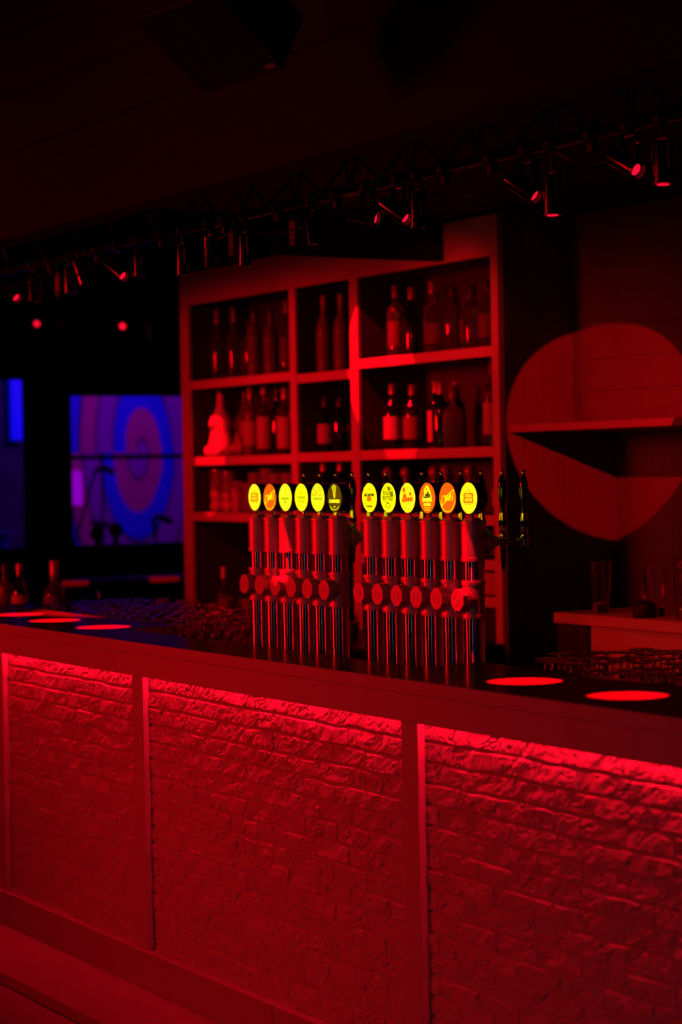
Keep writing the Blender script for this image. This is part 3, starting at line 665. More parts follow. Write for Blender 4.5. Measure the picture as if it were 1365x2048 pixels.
# right hand counter in the recess
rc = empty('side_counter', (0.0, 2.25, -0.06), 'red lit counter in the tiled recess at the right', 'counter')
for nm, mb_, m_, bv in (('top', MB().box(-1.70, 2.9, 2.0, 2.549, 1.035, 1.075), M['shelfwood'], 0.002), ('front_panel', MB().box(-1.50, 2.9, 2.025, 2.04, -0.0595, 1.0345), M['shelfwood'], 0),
                    ('shaded_end_panel', MB().box(-1.69, -1.502, 2.01, 2.54, -0.0595, 1.0345), M['black'], 0)):  # black end piece stands in for shade on the counter's left end
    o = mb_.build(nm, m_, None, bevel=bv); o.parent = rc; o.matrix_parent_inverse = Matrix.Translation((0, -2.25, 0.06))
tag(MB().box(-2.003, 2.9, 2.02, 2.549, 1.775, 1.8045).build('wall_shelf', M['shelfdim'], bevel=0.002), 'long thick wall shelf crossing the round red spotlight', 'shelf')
# counter at the far end of the bar
tag(MB().box(-7.40, -7.0, 1.10, 4.2, 0.965, 0.990).box(-7.36, -7.20, 1.14, 4.15, -0.06, 0.95).build('end_counter', M['shelfwoodend'], bevel=0.002), 'dark counter across the far end of the bar, with two red light patches', 'counter')

# ------------------------------------------------------------------ bottles
PROF = {   # (r, z) normalised to height 1; body radius in metres times 1
    'vodka': ([(0.0, 0), (0.037, 0), (0.038, 0.02), (0.038, 0.62), (0.034, 0.68), (0.017, 0.74), (0.0135, 0.78), (0.0135, 0.90)], 0.90, 0.0155),
    'slim': ([(0.0, 0), (0.033, 0), (0.034, 0.02), (0.036, 0.50), (0.033, 0.58), (0.016, 0.66), (0.0130, 0.74), (0.0130, 0.86)], 0.86, 0.0145),
    'round': ([(0.0, 0), (0.040, 0), (0.042, 0.02), (0.042, 0.58), (0.038, 0.66), (0.022, 0.73), (0.0145, 0.80), (0.0145, 0.92)], 0.92, 0.0165),
    'wine': ([(0.0, 0), (0.036, 0), (0.038, 0.02), (0.038, 0.55), (0.032, 0.65), (0.0155, 0.74), (0.0140, 0.95), (0.0155, 0.955)], 0.955, 0.0150),
    'flask': ([(0.0, 0), (0.045, 0), (0.048, 0.02), (0.048, 0.50), (0.044, 0.60), (0.020, 0.68), (0.0150, 0.73), (0.0150, 0.86)], 0.86, 0.0190),
    'bulb': ([(0.0, 0), (0.038, 0), (0.040, 0.02), (0.040, 0.42), (0.030, 0.52), (0.014, 0.58), (0.0120, 0.62), (0.0120, 0.70)], 0.70, 0.0245),
}
bott_cache = {}
def bottle(kind, h, glass, capm, labelm, lab=(0.14, 0.50), sq=False, nm='bottle'):
    key = (kind, round(h, 3), glass, capm, labelm, lab, sq)
    if key in bott_cache: return copy_tree(bott_cache[key])
    prof, top, cr = PROF[kind]
    e = empty(nm, (0, 0, 0))
    P = [(r, z * h) for r, z in prof]
    n = 4 if sq else 28; ph = R(45) if sq else 0
    k = 1.25 if sq else 1.0
    out = MB().lathe([(r * (k if r > 0.02 else 1), z) for r, z in P] + [(0.0, P[-1][1])], n, 'Z', (0, 0, 0), ph).build('body', M[glass], e, 45, bevel=0.004 if sq else 0)
    cz = top * h
    if kind == 'bulb': cp = [(0.0, cz), (0.013, cz), (0.014, cz + 0.008), (cr, cz + 0.022), (cr * 1.02, cz + 0.036), (cr * 0.7, cz + 0.052), (0.0, h)]
    else: cp = [(0.0, cz - 0.022), (cr, cz - 0.022), (cr, h - 0.002), (cr * 0.92, h), (0.0, h)]
    MB().lathe(cp, 20).build('cap', M[capm], e, 40)
    if labelm:
        r_ = P[3][0] + 0.0006; a, b = lab[0] * h, lab[1] * h
        if sq:
            r_ = P[3][0] * 1.25 * 0.7072 + 0.0006
            MB().box(-r_ * 0.8, r_ * 0.8, -r_ - 0.0006, -r_ + 0.0002, a, b).build('label', M[labelm], e)
        else:
            MB().lathe([(r_ - 0.0004, a), (r_, a), (r_, b), (r_ - 0.0004, b)], 28).build('label', M[labelm], e, 40)
    bott_cache[key] = e
    return e
def put(kind, h, glass, capm, labelm, X, Y, Z, label, group=None, rz=0.0, cat='bottle', **k):
    b = bottle(kind, h, glass, capm, labelm, **k)
    b.location = (X, Y, Z + 0.0003); b.rotation_euler = (0, 0, rz)
    for q in ('label', 'category', 'group'):
        if q in b.keys(): del b[q]
    tag(b, label, cat, group); return b
TA, TB_, TC = 'top shelf of the left bay', 'top shelf of the narrow bay', 'top shelf of the right bay'
ordn = ['first', 'second', 'third', 'fourth', 'fifth', 'sixth', 'seventh', 'eighth', 'ninth']
rows = [
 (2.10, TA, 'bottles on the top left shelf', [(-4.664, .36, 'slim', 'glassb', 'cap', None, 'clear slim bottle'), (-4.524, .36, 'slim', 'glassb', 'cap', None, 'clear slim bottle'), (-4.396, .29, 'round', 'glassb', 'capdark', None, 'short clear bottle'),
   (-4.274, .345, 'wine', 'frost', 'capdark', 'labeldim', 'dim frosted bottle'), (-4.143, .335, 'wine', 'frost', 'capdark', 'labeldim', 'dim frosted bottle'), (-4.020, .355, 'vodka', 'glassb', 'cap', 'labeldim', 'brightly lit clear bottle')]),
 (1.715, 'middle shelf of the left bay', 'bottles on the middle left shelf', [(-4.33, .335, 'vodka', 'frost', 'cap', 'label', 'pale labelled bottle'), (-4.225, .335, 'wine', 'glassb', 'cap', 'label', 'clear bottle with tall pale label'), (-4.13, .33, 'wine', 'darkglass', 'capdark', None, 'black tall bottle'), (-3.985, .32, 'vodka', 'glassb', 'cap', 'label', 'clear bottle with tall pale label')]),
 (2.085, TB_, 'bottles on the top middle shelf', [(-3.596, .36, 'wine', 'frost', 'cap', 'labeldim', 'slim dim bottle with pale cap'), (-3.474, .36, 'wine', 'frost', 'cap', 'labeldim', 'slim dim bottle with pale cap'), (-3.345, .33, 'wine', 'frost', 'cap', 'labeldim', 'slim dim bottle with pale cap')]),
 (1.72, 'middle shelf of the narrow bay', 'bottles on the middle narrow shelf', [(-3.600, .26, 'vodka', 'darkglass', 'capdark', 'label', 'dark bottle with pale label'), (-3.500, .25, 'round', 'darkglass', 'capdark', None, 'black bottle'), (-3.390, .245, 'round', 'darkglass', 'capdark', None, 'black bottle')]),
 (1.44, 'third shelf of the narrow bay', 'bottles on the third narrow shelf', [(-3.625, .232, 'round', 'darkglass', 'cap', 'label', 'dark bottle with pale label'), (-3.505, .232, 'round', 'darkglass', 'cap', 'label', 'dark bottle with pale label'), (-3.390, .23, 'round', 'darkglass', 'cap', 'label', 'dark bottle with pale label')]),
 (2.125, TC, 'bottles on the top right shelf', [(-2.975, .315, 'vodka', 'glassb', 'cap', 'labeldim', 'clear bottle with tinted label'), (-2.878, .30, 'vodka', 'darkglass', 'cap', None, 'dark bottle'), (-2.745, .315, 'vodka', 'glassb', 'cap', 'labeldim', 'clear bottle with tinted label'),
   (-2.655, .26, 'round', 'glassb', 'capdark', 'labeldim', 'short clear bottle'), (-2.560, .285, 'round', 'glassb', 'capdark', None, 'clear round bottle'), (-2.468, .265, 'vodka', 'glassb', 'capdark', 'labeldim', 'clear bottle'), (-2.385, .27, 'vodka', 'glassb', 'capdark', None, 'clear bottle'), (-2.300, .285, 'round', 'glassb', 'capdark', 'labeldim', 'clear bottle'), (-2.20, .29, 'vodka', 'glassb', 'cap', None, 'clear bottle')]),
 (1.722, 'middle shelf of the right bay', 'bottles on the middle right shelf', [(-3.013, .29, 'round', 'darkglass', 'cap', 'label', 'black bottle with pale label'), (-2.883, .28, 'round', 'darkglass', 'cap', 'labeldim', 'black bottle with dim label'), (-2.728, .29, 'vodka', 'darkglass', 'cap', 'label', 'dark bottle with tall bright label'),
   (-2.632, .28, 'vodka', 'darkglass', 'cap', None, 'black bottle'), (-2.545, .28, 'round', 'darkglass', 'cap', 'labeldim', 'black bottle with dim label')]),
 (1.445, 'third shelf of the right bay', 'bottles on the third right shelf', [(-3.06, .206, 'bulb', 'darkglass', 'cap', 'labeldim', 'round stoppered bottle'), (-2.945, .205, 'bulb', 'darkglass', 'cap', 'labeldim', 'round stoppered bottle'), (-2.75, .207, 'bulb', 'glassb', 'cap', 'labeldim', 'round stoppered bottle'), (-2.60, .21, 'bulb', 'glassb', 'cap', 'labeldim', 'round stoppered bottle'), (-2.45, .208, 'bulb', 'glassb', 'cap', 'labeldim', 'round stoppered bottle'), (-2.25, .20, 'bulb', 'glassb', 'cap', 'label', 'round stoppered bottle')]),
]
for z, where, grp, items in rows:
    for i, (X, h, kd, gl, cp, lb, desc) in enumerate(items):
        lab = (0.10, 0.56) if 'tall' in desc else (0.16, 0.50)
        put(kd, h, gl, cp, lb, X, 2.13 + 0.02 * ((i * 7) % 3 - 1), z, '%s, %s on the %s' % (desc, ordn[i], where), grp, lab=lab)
# wide frosted square bottle, decanter and tall bottle of the right bay
put('flask', 0.262, 'frost', 'frost', 'labeldim', -2.462, 2.06, 1.722, 'wide frosted square bottle on the middle shelf of the right bay', sq=True, rz=R(-32), lab=(0.10, 0.14))
put('vodka', 0.355, 'glassb', 'capdark', 'label', -2.235, 2.10, 1.722, 'tallest bottle, at the right end of the middle shelf of the right bay')
dec = empty('round_decanter', (-2.345, 2.16, 1.7223), 'round flat glass decanter beside the frosted square bottle', 'decanter')
MB().lathe([(0.0, -0.022), (0.030, -0.024), (0.058, -0.016), (0.064, 0.0), (0.058, 0.016), (0.030, 0.024), (0.0, 0.022)], 36, 'Y', (0, 0, 0.066)).build('body', M['glassb'], dec, 60)
MB().lathe([(0.0, 0.120), (0.014, 0.124), (0.013, 0.16), (0.018, 0.165), (0.018, 0.19), (0.0, 0.192)], 18).build('stopper', M['cap'], dec, 40)
# white figural bottles
def figural(X, Y, Z, s, rz, m_, label):
    e = empty('figural_bottle', (X, Y, Z + 0.0003)); e.rotation_euler = (0, 0, rz)
    MB().lathe([(0.0, 0), (0.052, 0.0), (0.066, 0.012), (0.068, 0.05), (0.056, 0.10), (0.050, 0.14), (0.057, 0.175), (0.052, 0.205), (0.030, 0.232), (0.020, 0.262), (0.016, 0.300), (0.0145, 0.325)], 32).build('body', m_, e, 70)
    b = MB()
    b.lathe([(0.0, -0.030), (0.022, -0.022), (0.030, 0.0), (0.022, 0.022), (0.0, 0.030)], 20, 'Z', (-0.030, -0.050, 0.030)); b.lathe([(0.0, -0.026), (0.019, -0.018), (0.026, 0.0), (0.019, 0.018), (0.0, 0.026)], 20, 'Z', (0.036, -0.046, 0.028))
    b.build('feet', m_, e, 70)
    MB().lathe([(0.0, -0.02), (0.016, -0.014), (0.022, 0.0), (0.016, 0.014), (0.0, 0.02)], 18, 'Y', (0.0, -0.050, 0.165)).build('snout', m_, e, 70)
    MB().lathe([(0.0, 0.323), (0.017, 0.323), (0.017, 0.338), (0.0, 0.340)], 18).build('cap', M['capdark'], e, 40)
    e.scale = (s, s, s * 0.98)
    tag(e, label, 'bottle')
figural(-4.628, 2.10, 1.715, 1.0, 0.2, M['white'], 'bright white figure shaped bottle on the middle shelf of the left bay')
figural(-4.475, 2.16, 1.715, 0.97, 0.0, M['frost'], 'dim frosted figure shaped bottle beside the bright white one')
# glassware on the third left shelf
def tumbler(X, Y, Z, h, r, label, faceted=False, group=None, m_='cutglass'):
    seg = 12 if faceted else 28
    if faceted:
        p = [(0.0, 0.0)]; n = 4
        for i in range(n):
            a, b = i / n * h, (i + 1) / n * h; p += [(r * 0.86, a + 0.002), (r, a + 0.35 * (b - a)), (r * 1.02, b - 0.012), (r * 0.9, b - 0.003)]
        p[-1] = (r, h); p += [(r * 0.92, h), (r * 0.88, 0.012), (0.0, 0.010)]
    else: p = [(0.0, 0.0), (r * 0.86, 0.0), (r * 0.9, 0.004), (r, h), (r - 0.0016, h), (r * 0.84, 0.012), (0.0, 0.010)]
    o = MB().lathe(p, seg).build('tumbler', M[m_], None, 30 if faceted else 50)
    o.location = (X, Y, Z + 0.0003); tag(o, label, 'glass', group); return o
gA = 'glasses on the third left shelf'
for i, (X, h, r, fc) in enumerate(((-4.690, .215, .040, True), (-4.590, .205, .038, True), (-4.470, .155, .036, False), (-4.385, .145, .032, False), (-4.290, .195, .035, False), (-4.190, .215, .036, False), (-4.085, .19, .036, False), (-3.985, .19, .034, False))):
    tumbler(X, 2.11 + 0.012 * (i % 2), 1.436, h, r, '%s glass, %s on the third shelf of the left bay' % ('tall faceted stacked' if fc else 'straight clear', ordn[i]), fc, gA)
# glassware and bottles on the back counter
gB = 'glasses on the counter below the left bay'
for i in range(8):
    tumbler(-4.35 + i * 0.165, 1.62 + 0.03 * (i % 2), 0.93, 0.10 + 0.035 * (i > 3), 0.033, 'small clear glass, %s from left below the left bay' % ordn[i], False, gB)
for i, (X, h) in enumerate(((-4.05, .26), (-3.86, .20), (-3.66, .17))):
    put('slim', h, 'glassb', 'cap', None, X, 1.80, 0.93, 'small clear carafe behind the counter glasses, %s from left' % ordn[i], 'carafes on the back counter')
tag(MB().lathe([(0.0, 0.0), (0.030, 0.0), (0.034, 0.005), (0.038, 0.075), (0.036, 0.075), (0.032, 0.008), (0.0, 0.006)], 24, 'Z', (-2.66, 1.66, 0.9303)).build('tumbler', M['frost'], None, 40), 'pale tumbler seen in the gap between the two tower groups', 'glass')
put('round', 0.19, 'glassb', 'cap', 'label', -2.60, 1.86, 0.93, 'bottle with bright square label seen in the gap between the tower groups', lab=(0.25, 0.62))
put('vodka', 0.20, 'glassb', 'cap', 'labeldim', -2.76, 1.90, 0.93, 'clear bottle at the left of the gap between the tower groups')
# low cubbies of the right bay
tag(MB().box(-2.315, -2.225, 2.10, 2.20, 1.1153, 1.205).build('carton', M['label'], bevel=0.002), 'pale small carton on the low shelf right of the towers', 'box')
tag(MB().box(-2.205, -2.13, 2.12, 2.2, 1.1153, 1.215).build('carton', M['labeldim'], bevel=0.002), 'dim small carton beside the upright at right of the towers', 'box')
tag(MB().box(-2.42, -2.13, 2.05, 2.30, 0.9303, 1.065).build('coffee_grinder', M['black'], bevel=0.006), 'black boxy machine on the counter below the right bay', 'machine')

# bottles standing at the far left of the worktop
for i, (X, Yb, h, kd, gl, cp, lb, ds) in enumerate((
    (-4.36, 0.72, .285, 'vodka', 'frost', 'capdark', 'labeldim', 'pale bottle at the far left edge behind the bar'),
    (-4.12, 0.72, .290, 'vodka', 'frost', 'capdark', 'labeldim', 'pale bottle second from the left edge behind the bar'),
    (-3.90, 0.70, .300, 'wine', 'darkglass', 'cap', 'label', 'dark bottle with bright low label behind the bar at left'),
    (-3.70, 0.78, .315, 'flask', 'glassb', 'cap', 'labeldim', 'square shouldered bottle with red neck, nearest the upturned glasses'))):
    put(kd, h, gl, cp, lb, X, Yb, ZB, ds, 'bottles behind the bar at far left', lab=(0.40, 0.54) if i == 2 else (0.15, 0.5))
# sink faucet
sf = empty('sink_faucet', (-3.72, 0.995, ZB), 'curved chrome sink faucet behind the upturned glasses', 'faucet')
MB().lathe([(0.0, 0.0), (0.022, 0.0), (0.022, 0.012), (0.014, 0.016), (0.013, 0.06), (0.0, 0.06)], 20).build('base', M['chrome'], sf, 40)
MB().tube([(0, 0, 0.05), (0, 0, 0.10), (0.02, -0.01, 0.135), (0.06, -0.03, 0.158), (0.11, -0.05, 0.168), (0.15, -0.07, 0.160), (0.158, -0.075, 0.145)], 0.010, 14).build('spout', M['chrome'], sf, 60)
MB().tube([(0, 0, 0.06), (-0.03, 0.01, 0.085), (-0.06, 0.02, 0.095)], 0.005, 10).build('lever', M['chrome'], sf, 60)
# glassware on the right counter
def beer_glass(X, Y, h, r, label, handle=False):
    e = empty('beer_mug' if handle else 'beer_glass', (X, Y, 1.0753), label, 'glass')
    MB().lathe([(0.0, 0.0), (r * 0.72, 0.0), (r * 0.80, 0.010), (r * 0.78, 0.03), (r, h * 0.55), (r * 1.02, h), (r * 1.02 - 0.002, h), (r - 0.0025, h * 0.55), (r * 0.74, 0.035), (0.0, 0.030)], 32).build('bowl', M['glass'], e, 50)
    if handle: MB().tube([(-r * 0.95, 0, h * 0.85), (-r * 1.5, 0, h * 0.82), (-r * 1.75, 0, h * 0.6), (-r * 1.6, 0, h * 0.35), (-r * 0.9, 0, h * 0.25)], 0.007, 12).build('handle', M['glass'], e, 60)
    return e
beer_glass(-1.56, 2.12, 0.195, 0.040, 'single tall clear beer glass on the right counter')
beer_glass(-1.26, 2.15, 0.190, 0.045, 'clear glass mug with handle on the right counter', True)
beer_glass(-1.165, 2.22, 0.215, 0.045, 'tall clear glass behind the handled mug on the right counter')
beer_glass(-1.03, 2.10, 0.22, 0.045, 'tall clear glass at the right edge of the right counter')
tag(MB().lathe([(0.0, 0.0), (0.040, 0.0), (0.046, 0.02), (0.040, 0.05), (0.02, 0.062), (0.0, 0.064)], 20, 'Z', (-1.22, 2.06, 1.0753)).build('sugar_bowl', M['black'], None, 50), 'small rounded black bowl in front of the handled mug', 'bowl')

# ------------------------------------------------------------------ microphone stands on the far stage
def mic_stand(x, y, ztop, boom, label):
    e = empty('microphone_stand', (x, y, 0.0), label, 'microphone stand')
    MB().tube([(0, 0, 0.0), (0, 0, ztop)], 0.011, 10).build('pole', M['black'], e, 50)
    for a in (0, 2.1, 4.2): MB().tube([(0, 0, 0.12), (0.20 * math.cos(a), 0.20 * math.sin(a), -0.052)], 0.009, 8).build('leg', M['black'], e, 50)
    a, b = boom
    MB().tube([a, b], 0.010, 10).build('boom', M['black'], e, 50)
    d = (Vector(b) - Vector(a)).normalized()
    MB().tube([Vector(b), Vector(b) + d * 0.03 + Vector((0, 0.05, 0.0)), Vector(b) + Vector((0, 0.14, -0.01))], [0.016, 0.022, 0.026], 12).build('microphone', M['black'], e, 50)
mic_stand(-8.9, 3.10, 1.13, ((0, 0.03, 1.05), (0, 0.23, 1.66)), 'tall boom microphone stand silhouetted against the left of the mural')
mic_stand(-9.7, 3.75, 1.80, ((0, 0.0, 1.22), (0, -0.10, 1.27)), 'thin upright microphone stand in front of the mural centre')
mic_stand(-8.4, 3.55, 1.30, ((0, 0.0, 1.20), (0, -0.02, 1.31)), 'short microphone stand silhouetted at the lower right of the mural')
# tall table silhouettes on the near side of the far opening
for i, (yy_, h_) in enumerate(((2.75, 1.28), (2.88, 1.30))):
    e = empty('bar_lamp_post', (-7.6, yy_, -0.06), 'slim dim post with round top, %s of two below the mural' % ('left' if i == 0 else 'right'), 'post')
    MB().tube([(0, 0, 0), (0, 0, h_)], 0.02, 12).build('pole', M['darkwood'], e, 50)
    MB().lathe([(0.0, 0.0), (0.04, 0.0), (0.05, 0.04), (0.03, 0.08), (0.0, 0.085)], 16, 'Z', (0, 0, h_)).build('knob', M['darkwood'], e, 50)

# ------------------------------------------------------------------ lighting truss
TY, TZ = 0.45, 2.498
tr = empty('lighting_truss', (0, TY, TZ), 'long black triangular lighting truss above the bar', 'truss')
MB().tube([(-7.5, 0, -0.012), (3.0, 0, -0.012)], 0.0155, 16).build('lower_tube', M['gloss_black'], tr, 50)
for dy in (-0.085, 0.085): MB().tube([(-7.5, dy, 0.135), (3.0, dy, 0.135)], 0.0125, 12).build('upper_tube', M['gloss_black'], tr, 50)
x = -7.4; k = 0
while x < 2.9:
    s = 0.085 if k % 2 else -0.085
    MB().tube([(x, 0, 0.0), (x + 0.085, s, 0.133), (x + 0.17, 0, 0.0)], 0.0058, 6).build('lattice_brace', M['gloss_black'], tr, 50)
    x += 0.17; k += 1
x = -7.2
while x < 2.8:
    MB().tube([(x, -0.083, 0.135), (x, 0.083, 0.135)], 0.006, 6).build('cross_brace', M['gloss_black'], tr, 50); x += 0.51
for i, X in enumerate(np.arange(-7.0, 3.0, 1.75)):
    e = empty('truss_hanger', (X, TY, TZ + 0.147), 'thin black hanger rod holding the truss to the ceiling, %s from the left' % ['first', 'second', 'third', 'fourth', 'fifth', 'sixth'][i], 'hanger', 'truss hangers')
    top = 2.65 if X > -2.42 else 3.5
    MB().tube([(0, 0, 0.0), (0, 0, top - TZ - 0.1475)], 0.006, 8).build('rod', M['black'], e, 50)
    MB().box(-0.03, 0.03, -0.1, 0.1, 0.0003, 0.012).build('plate', M['black'], e)
# small spot cans
M['chromeblack'] = mat('polished_black_metal', (0.045, 0.045, 0.05), 0.16, 1.0, rvary=0.06, bscale=40)
CANB = MB().lathe([(0.0175, 0.070), (0.0215, 0.067), (0.0225, 0.060), (0.0225, -0.010), (0.0240, -0.011), (0.0240, -0.020), (0.0225, -0.021), (0.0225, -0.030), (0.0250, -0.031), (0.0250, -0.036), (0.0215, -0.036), (0.0195, -0.020), (0.0, -0.018)], 32)
def make_light(X, Y, zhook, Z, av, label, group=None, low=False, s=1.0):
    e = empty('spotlight', (X, Y, zhook), label, 'spotlight', group)
    d = zhook - Z
    MB().lathe([(0.0165, -0.011), (0.0215, -0.011), (0.0215, 0.011), (0.0165, 0.011), (0.0165, -0.011)], 20, 'X').build('hook', M['black'], e, 40)
    MB().tube([(0, 0, -0.020), (0, 0, min(-0.024, -d + 0.078))], 0.0045, 8).build('stem', M['black'], e, 40)
    MB().box(-0.032, -0.0285, -0.008, 0.008, -d, -d + 0.078).box(0.0285, 0.032, -0.008, 0.008, -d, -d + 0.078).box(-0.032, 0.032, -0.008, 0.008, -d + 0.0745, -d + 0.078).build('yoke', M['chromeblack'], e)
    c = CANB.build('can_body', M['chromeblack'], e, 35); c.location = (0, 0, -d)
    c.rotation_euler = Vector(av).normalized().to_track_quat('-Z', 'Y').to_euler(); c.scale = (s, s, s)
    zl = -0.0385 if low else -0.024
    MB().lathe([(0.0, zl), (0.0150, zl + 0.0005), (0.0150, zl + 0.002), (0.0, zl + 0.002)], 24).build('lens', M['lens'], c, 40)
    return e
clampM = M['black']
cl0 = None
def clamp_at(X, label):
    global cl0
    if cl0 is None:
        cl0 = empty('hook_clamp', (0, 0, 0))
        MB().lathe([(0.017, -0.012), (0.0225, -0.012), (0.0225, 0.012), (0.017, 0.012)], 20, 'X', (0, 0, 0)).build('hook', M['black'], cl0, 40)
        MB().box(-0.012, 0.012, -0.010, 0.010, -0.045, -0.022).build('block', M['black'], cl0, bevel=0.002)
        MB().lathe([(0.0, -0.018), (0.006, -0.018), (0.006, 0.018), (0.0, 0.018)], 10, 'X', (0, 0, -0.035)).build('bolt', M['chromeblack'], cl0, 40)
        c = cl0
    else: c = copy_tree(cl0)
    c.location = (X, TY, TZ - 0.012)
    for q in ('label', 'category', 'group'):
        if q in c.keys(): del c[q]
    tag(c, label, 'clamp', 'clamps on the truss')
# (X, Z of can centre, aim vector, position words)
cans = [(-3.86, 2.375, (0, 0, -1), 'leftmost straight can'), (-3.30, 2.385, (0.78, 0.30, -0.55), 'tilted can at far left with glowing lens'),
        (-3.08, 2.375, (0.1, 0, -1), 'straight can beside the far left glowing one'), (-2.72, 2.38, (0.02, 0, -1), 'straight can third from the left end'),
        (-2.60, 2.40, (0.3, 0.2, -1), 'slightly tilted can left of the shelving'), (-2.27, 2.385, (0.78, 0.30, -0.55), 'tilted can with glowing lens left of the shelving'),
        (-2.09, 2.39, (0.05, 0, -1), 'straight can right beside the glowing one left of the shelving'), (-1.74, 2.365, (0, 0, -1), 'straight can in front of the shelving left corner'),
        (-1.53, 2.375, (-0.15, 0.1, -1), 'black leaning can above the left bay'), (-1.28, 2.355, (0, 0, -1), 'straight shiny can above the left bay'),
        (-0.83, 2.375, (0.25, 0, -1), 'leaning dark can above the middle bay'), (-0.50, 2.395, (0.78, 0.45, -0.25), 'tilted can partly hidden above the middle bay'),
        (-0.325, 2.385, (0.78, 0.30, -0.55), 'tilted can with glowing lens above the right bay'), (-0.225, 2.37, (0, 0, -1), 'straight shiny can right of the glowing one above the right bay'),
        (0.315, 2.375, (0.78, 0.30, -0.55), 'tilted can with large glowing lens near the wall return'), (0.425, 2.335, (0, 0, -1), 'straight can with slim glowing rim near the wall return'),
        (0.75, 2.385, (0.85, 0.1, -0.45), 'sideways tilted can at upper right'), (0.88, 2.36, (0, 0, -1), 'straight can with slim glowing rim at upper right')]
for X, Z, av, words in cans:
    make_light(X, TY, TZ - 0.012, Z, av, 'small black spotlight, ' + words, 'spotlights under the truss', 'rim' in words)
for i, X in enumerate((-3.55, -2.9, -2.45, -1.9, -1.42, -1.05, -0.68, -0.08, 0.15, 0.60, 1.02)):
    clamp_at(X, 'black clamp on the truss tube, %s' % (['leftmost', 'second from the left', 'third from the left', 'fourth from the left', 'fifth from the left', 'middle one', 'sixth from the right', 'fifth from the right', 'fourth from the right', 'third from the right', 'at upper right'][i]))
# control boxes hanging from the truss
for i, (X, Z) in enumerate(((-3.14, 2.405), (-2.93, 2.41), (-1.45, 2.43), (-1.03, 2.425), (-0.35, 2.44))):
    e = empty('lamp_transformer', (X, TY + 0.05, Z), 'small pale box hanging from the truss, %s from the left' % ordn[i], 'transformer', 'boxes hanging on the truss')
    MB().box(-0.018, 0.018, -0.012, 0.012, -0.040, 0.030).build('case', M['labeldim'], e, bevel=0.002)
    MB().box(-0.018, 0.018, -0.0122, 0.012, -0.062, -0.0405).build('terminal_cover', M['black'], e, bevel=0.001)
    MB().tube([(0, 0, 0.03), (0, -0.03, TZ - Z - 0.005)], 0.003, 6).build('strap', M['black'], e)
# cables looping under the truss
def cable(pts, label):
    v = [Vector(p) for p in pts]; out = []
    for i in range(len(v) - 1):
        a, b, c, d = v[max(i - 1, 0)], v[i], v[i + 1], v[min(i + 2, len(v) - 1)]
        for s in range(8):
            t = s / 8; out.append(0.5 * ((2 * b) + (c - a) * t + (2 * a - 5 * b + 4 * c - d) * t * t + (3 * b - a - 3 * c + d) * t ** 3))
    out.append(v[-1])
    return tag(MB().tube(out, 0.0035, 6).build('power_cable', M['gloss_black'], None, 60), label, 'cable')
cable([(-1.85, 0.43, 2.47), (-1.7, 0.42, 2.43), (-1.5, 0.43, 2.415), (-1.3, 0.43, 2.44), (-1.1, 0.42, 2.41), (-0.9, 0.43, 2.40), (-0.75, 0.44, 2.45)], 'black cable sagging under the truss above the left bay')
cable([(-0.75, 0.47, 2.45), (-0.6, 0.46, 2.41), (-0.4, 0.46, 2.405), (-0.2, 0.46, 2.43), (0.0, 0.46, 2.40), (0.2, 0.46, 2.45)], 'black cable sagging under the truss above the right bay')
cable([(0.45, 0.45, 2.46), (0.55, 0.44, 2.42), (0.68, 0.44, 2.41), (0.8, 0.45, 2.44)], 'black cable sagging under the truss at upper right')
cable([(-3.5, 0.43, 2.46), (-3.2, 0.42, 2.41), (-2.9, 0.43, 2.43), (-2.6, 0.42, 2.40), (-2.3, 0.44, 2.45)], 'black cable sagging under the truss at far left')
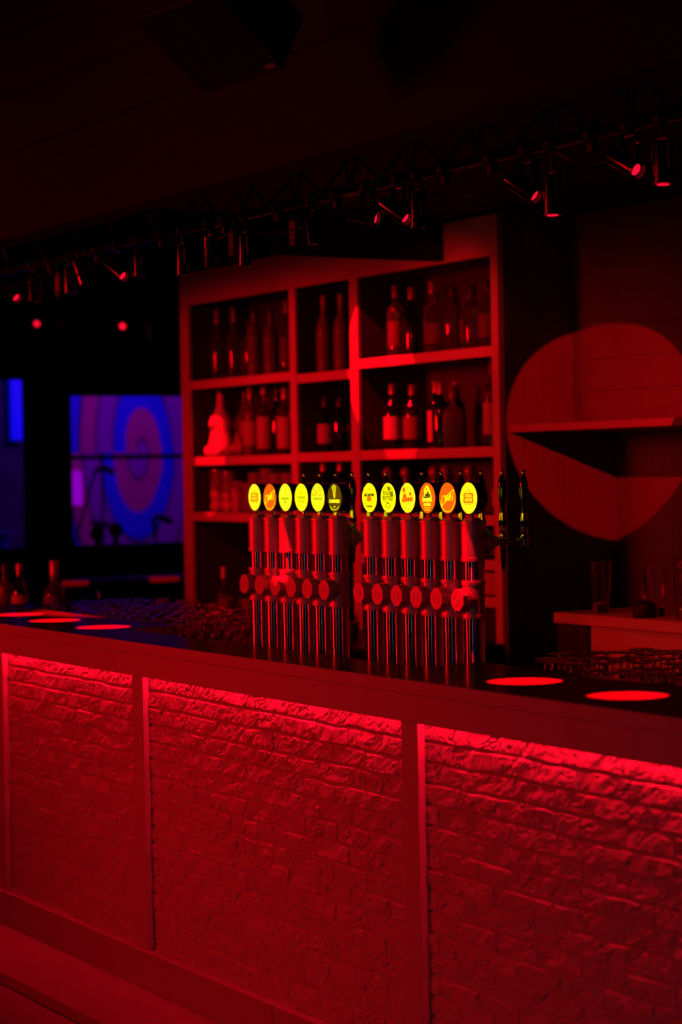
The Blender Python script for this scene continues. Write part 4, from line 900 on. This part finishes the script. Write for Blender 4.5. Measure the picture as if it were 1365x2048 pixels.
# far row of small lamps beyond the shelving corner
fb = tag(MB().tube([(-8.0, 2.21, 2.66), (-4.95, 2.21, 2.66)], 0.0155, 12).build('lamp_rail', M['black']), 'dark rail carrying the far small lamps left of the shelving', 'rail')
tag(MB().box(-6.2, -6.17, 2.2, 2.22, 2.676, 3.5).build('rail_hanger', M['black']), 'thin strap holding the far lamp rail', 'strap')
for X, Z, av, lens_, words in ((-7.22, 2.566, (0.85, -0.5, -0.2), 1, 'far small lamp with round glowing lens at the left'), (-5.996, 2.47, (0.85, -0.5, -0.2), 1, 'far small lamp with round glowing lens nearer the shelving'),
                               (-6.80, 2.50, (0, 0, -1), 0, 'far dim straight lamp between the glowing ones'), (-5.63, 2.42, (0, 0, -1), 0, 'far dim straight lamp closest to the shelving')):
    e = make_light(X, 2.21, 2.66, Z, av, words, None, False, 1.2)
# ------------------------------------------------------------------ loudspeaker hung on the canopy
a_, b_, g_ = 0.47904112, 0.97158088, -0.18002705
Rm = Matrix.Rotation(a_, 4, 'Z') @ Matrix.Rotation(b_, 4, 'X') @ Matrix.Rotation(g_, 4, 'Y')
sp = empty('loudspeaker', (0.228, -0.45, 2.705), 'black square loudspeaker with ribbed grille tilted down from the canopy', 'speaker')
sp.matrix_world = Matrix.Translation((0.228, -0.45, 2.705)) @ Rm
hs = 0.137
MB().box(-hs, hs, 0.002, 0.17, -hs, hs).build('cabinet', M['black'], sp, bevel=0.006)
g = MB(); n = 34
for i in range(n):
    u = -hs + 0.008 + (2 * hs - 0.016) * (i + 0.5) / n
    g.box(u - 0.0022, u + 0.0022, -0.003, 0.0018, -hs + 0.008, hs - 0.008)
g.box(-hs, -hs + 0.006, -0.004, 0.0019, -hs, hs).box(hs - 0.006, hs, -0.004, 0.0019, -hs, hs).box(-hs, hs, -0.004, 0.0019, -hs, -hs + 0.006).box(-hs, hs, -0.004, 0.0019, hs - 0.006, hs)
g.build('grille', M['black'], sp)
MB().box(hs - 0.045, hs - 0.015, -0.0055, -0.0032, -hs + 0.012, -hs + 0.026).build('badge', M['cap'], sp)
MB().tube([(0, 0.17, 0), (0.02, 0.30, 0.05), (0.0, 0.42, -0.10)], 0.014, 10).build('bracket', M['black'], sp, 50)
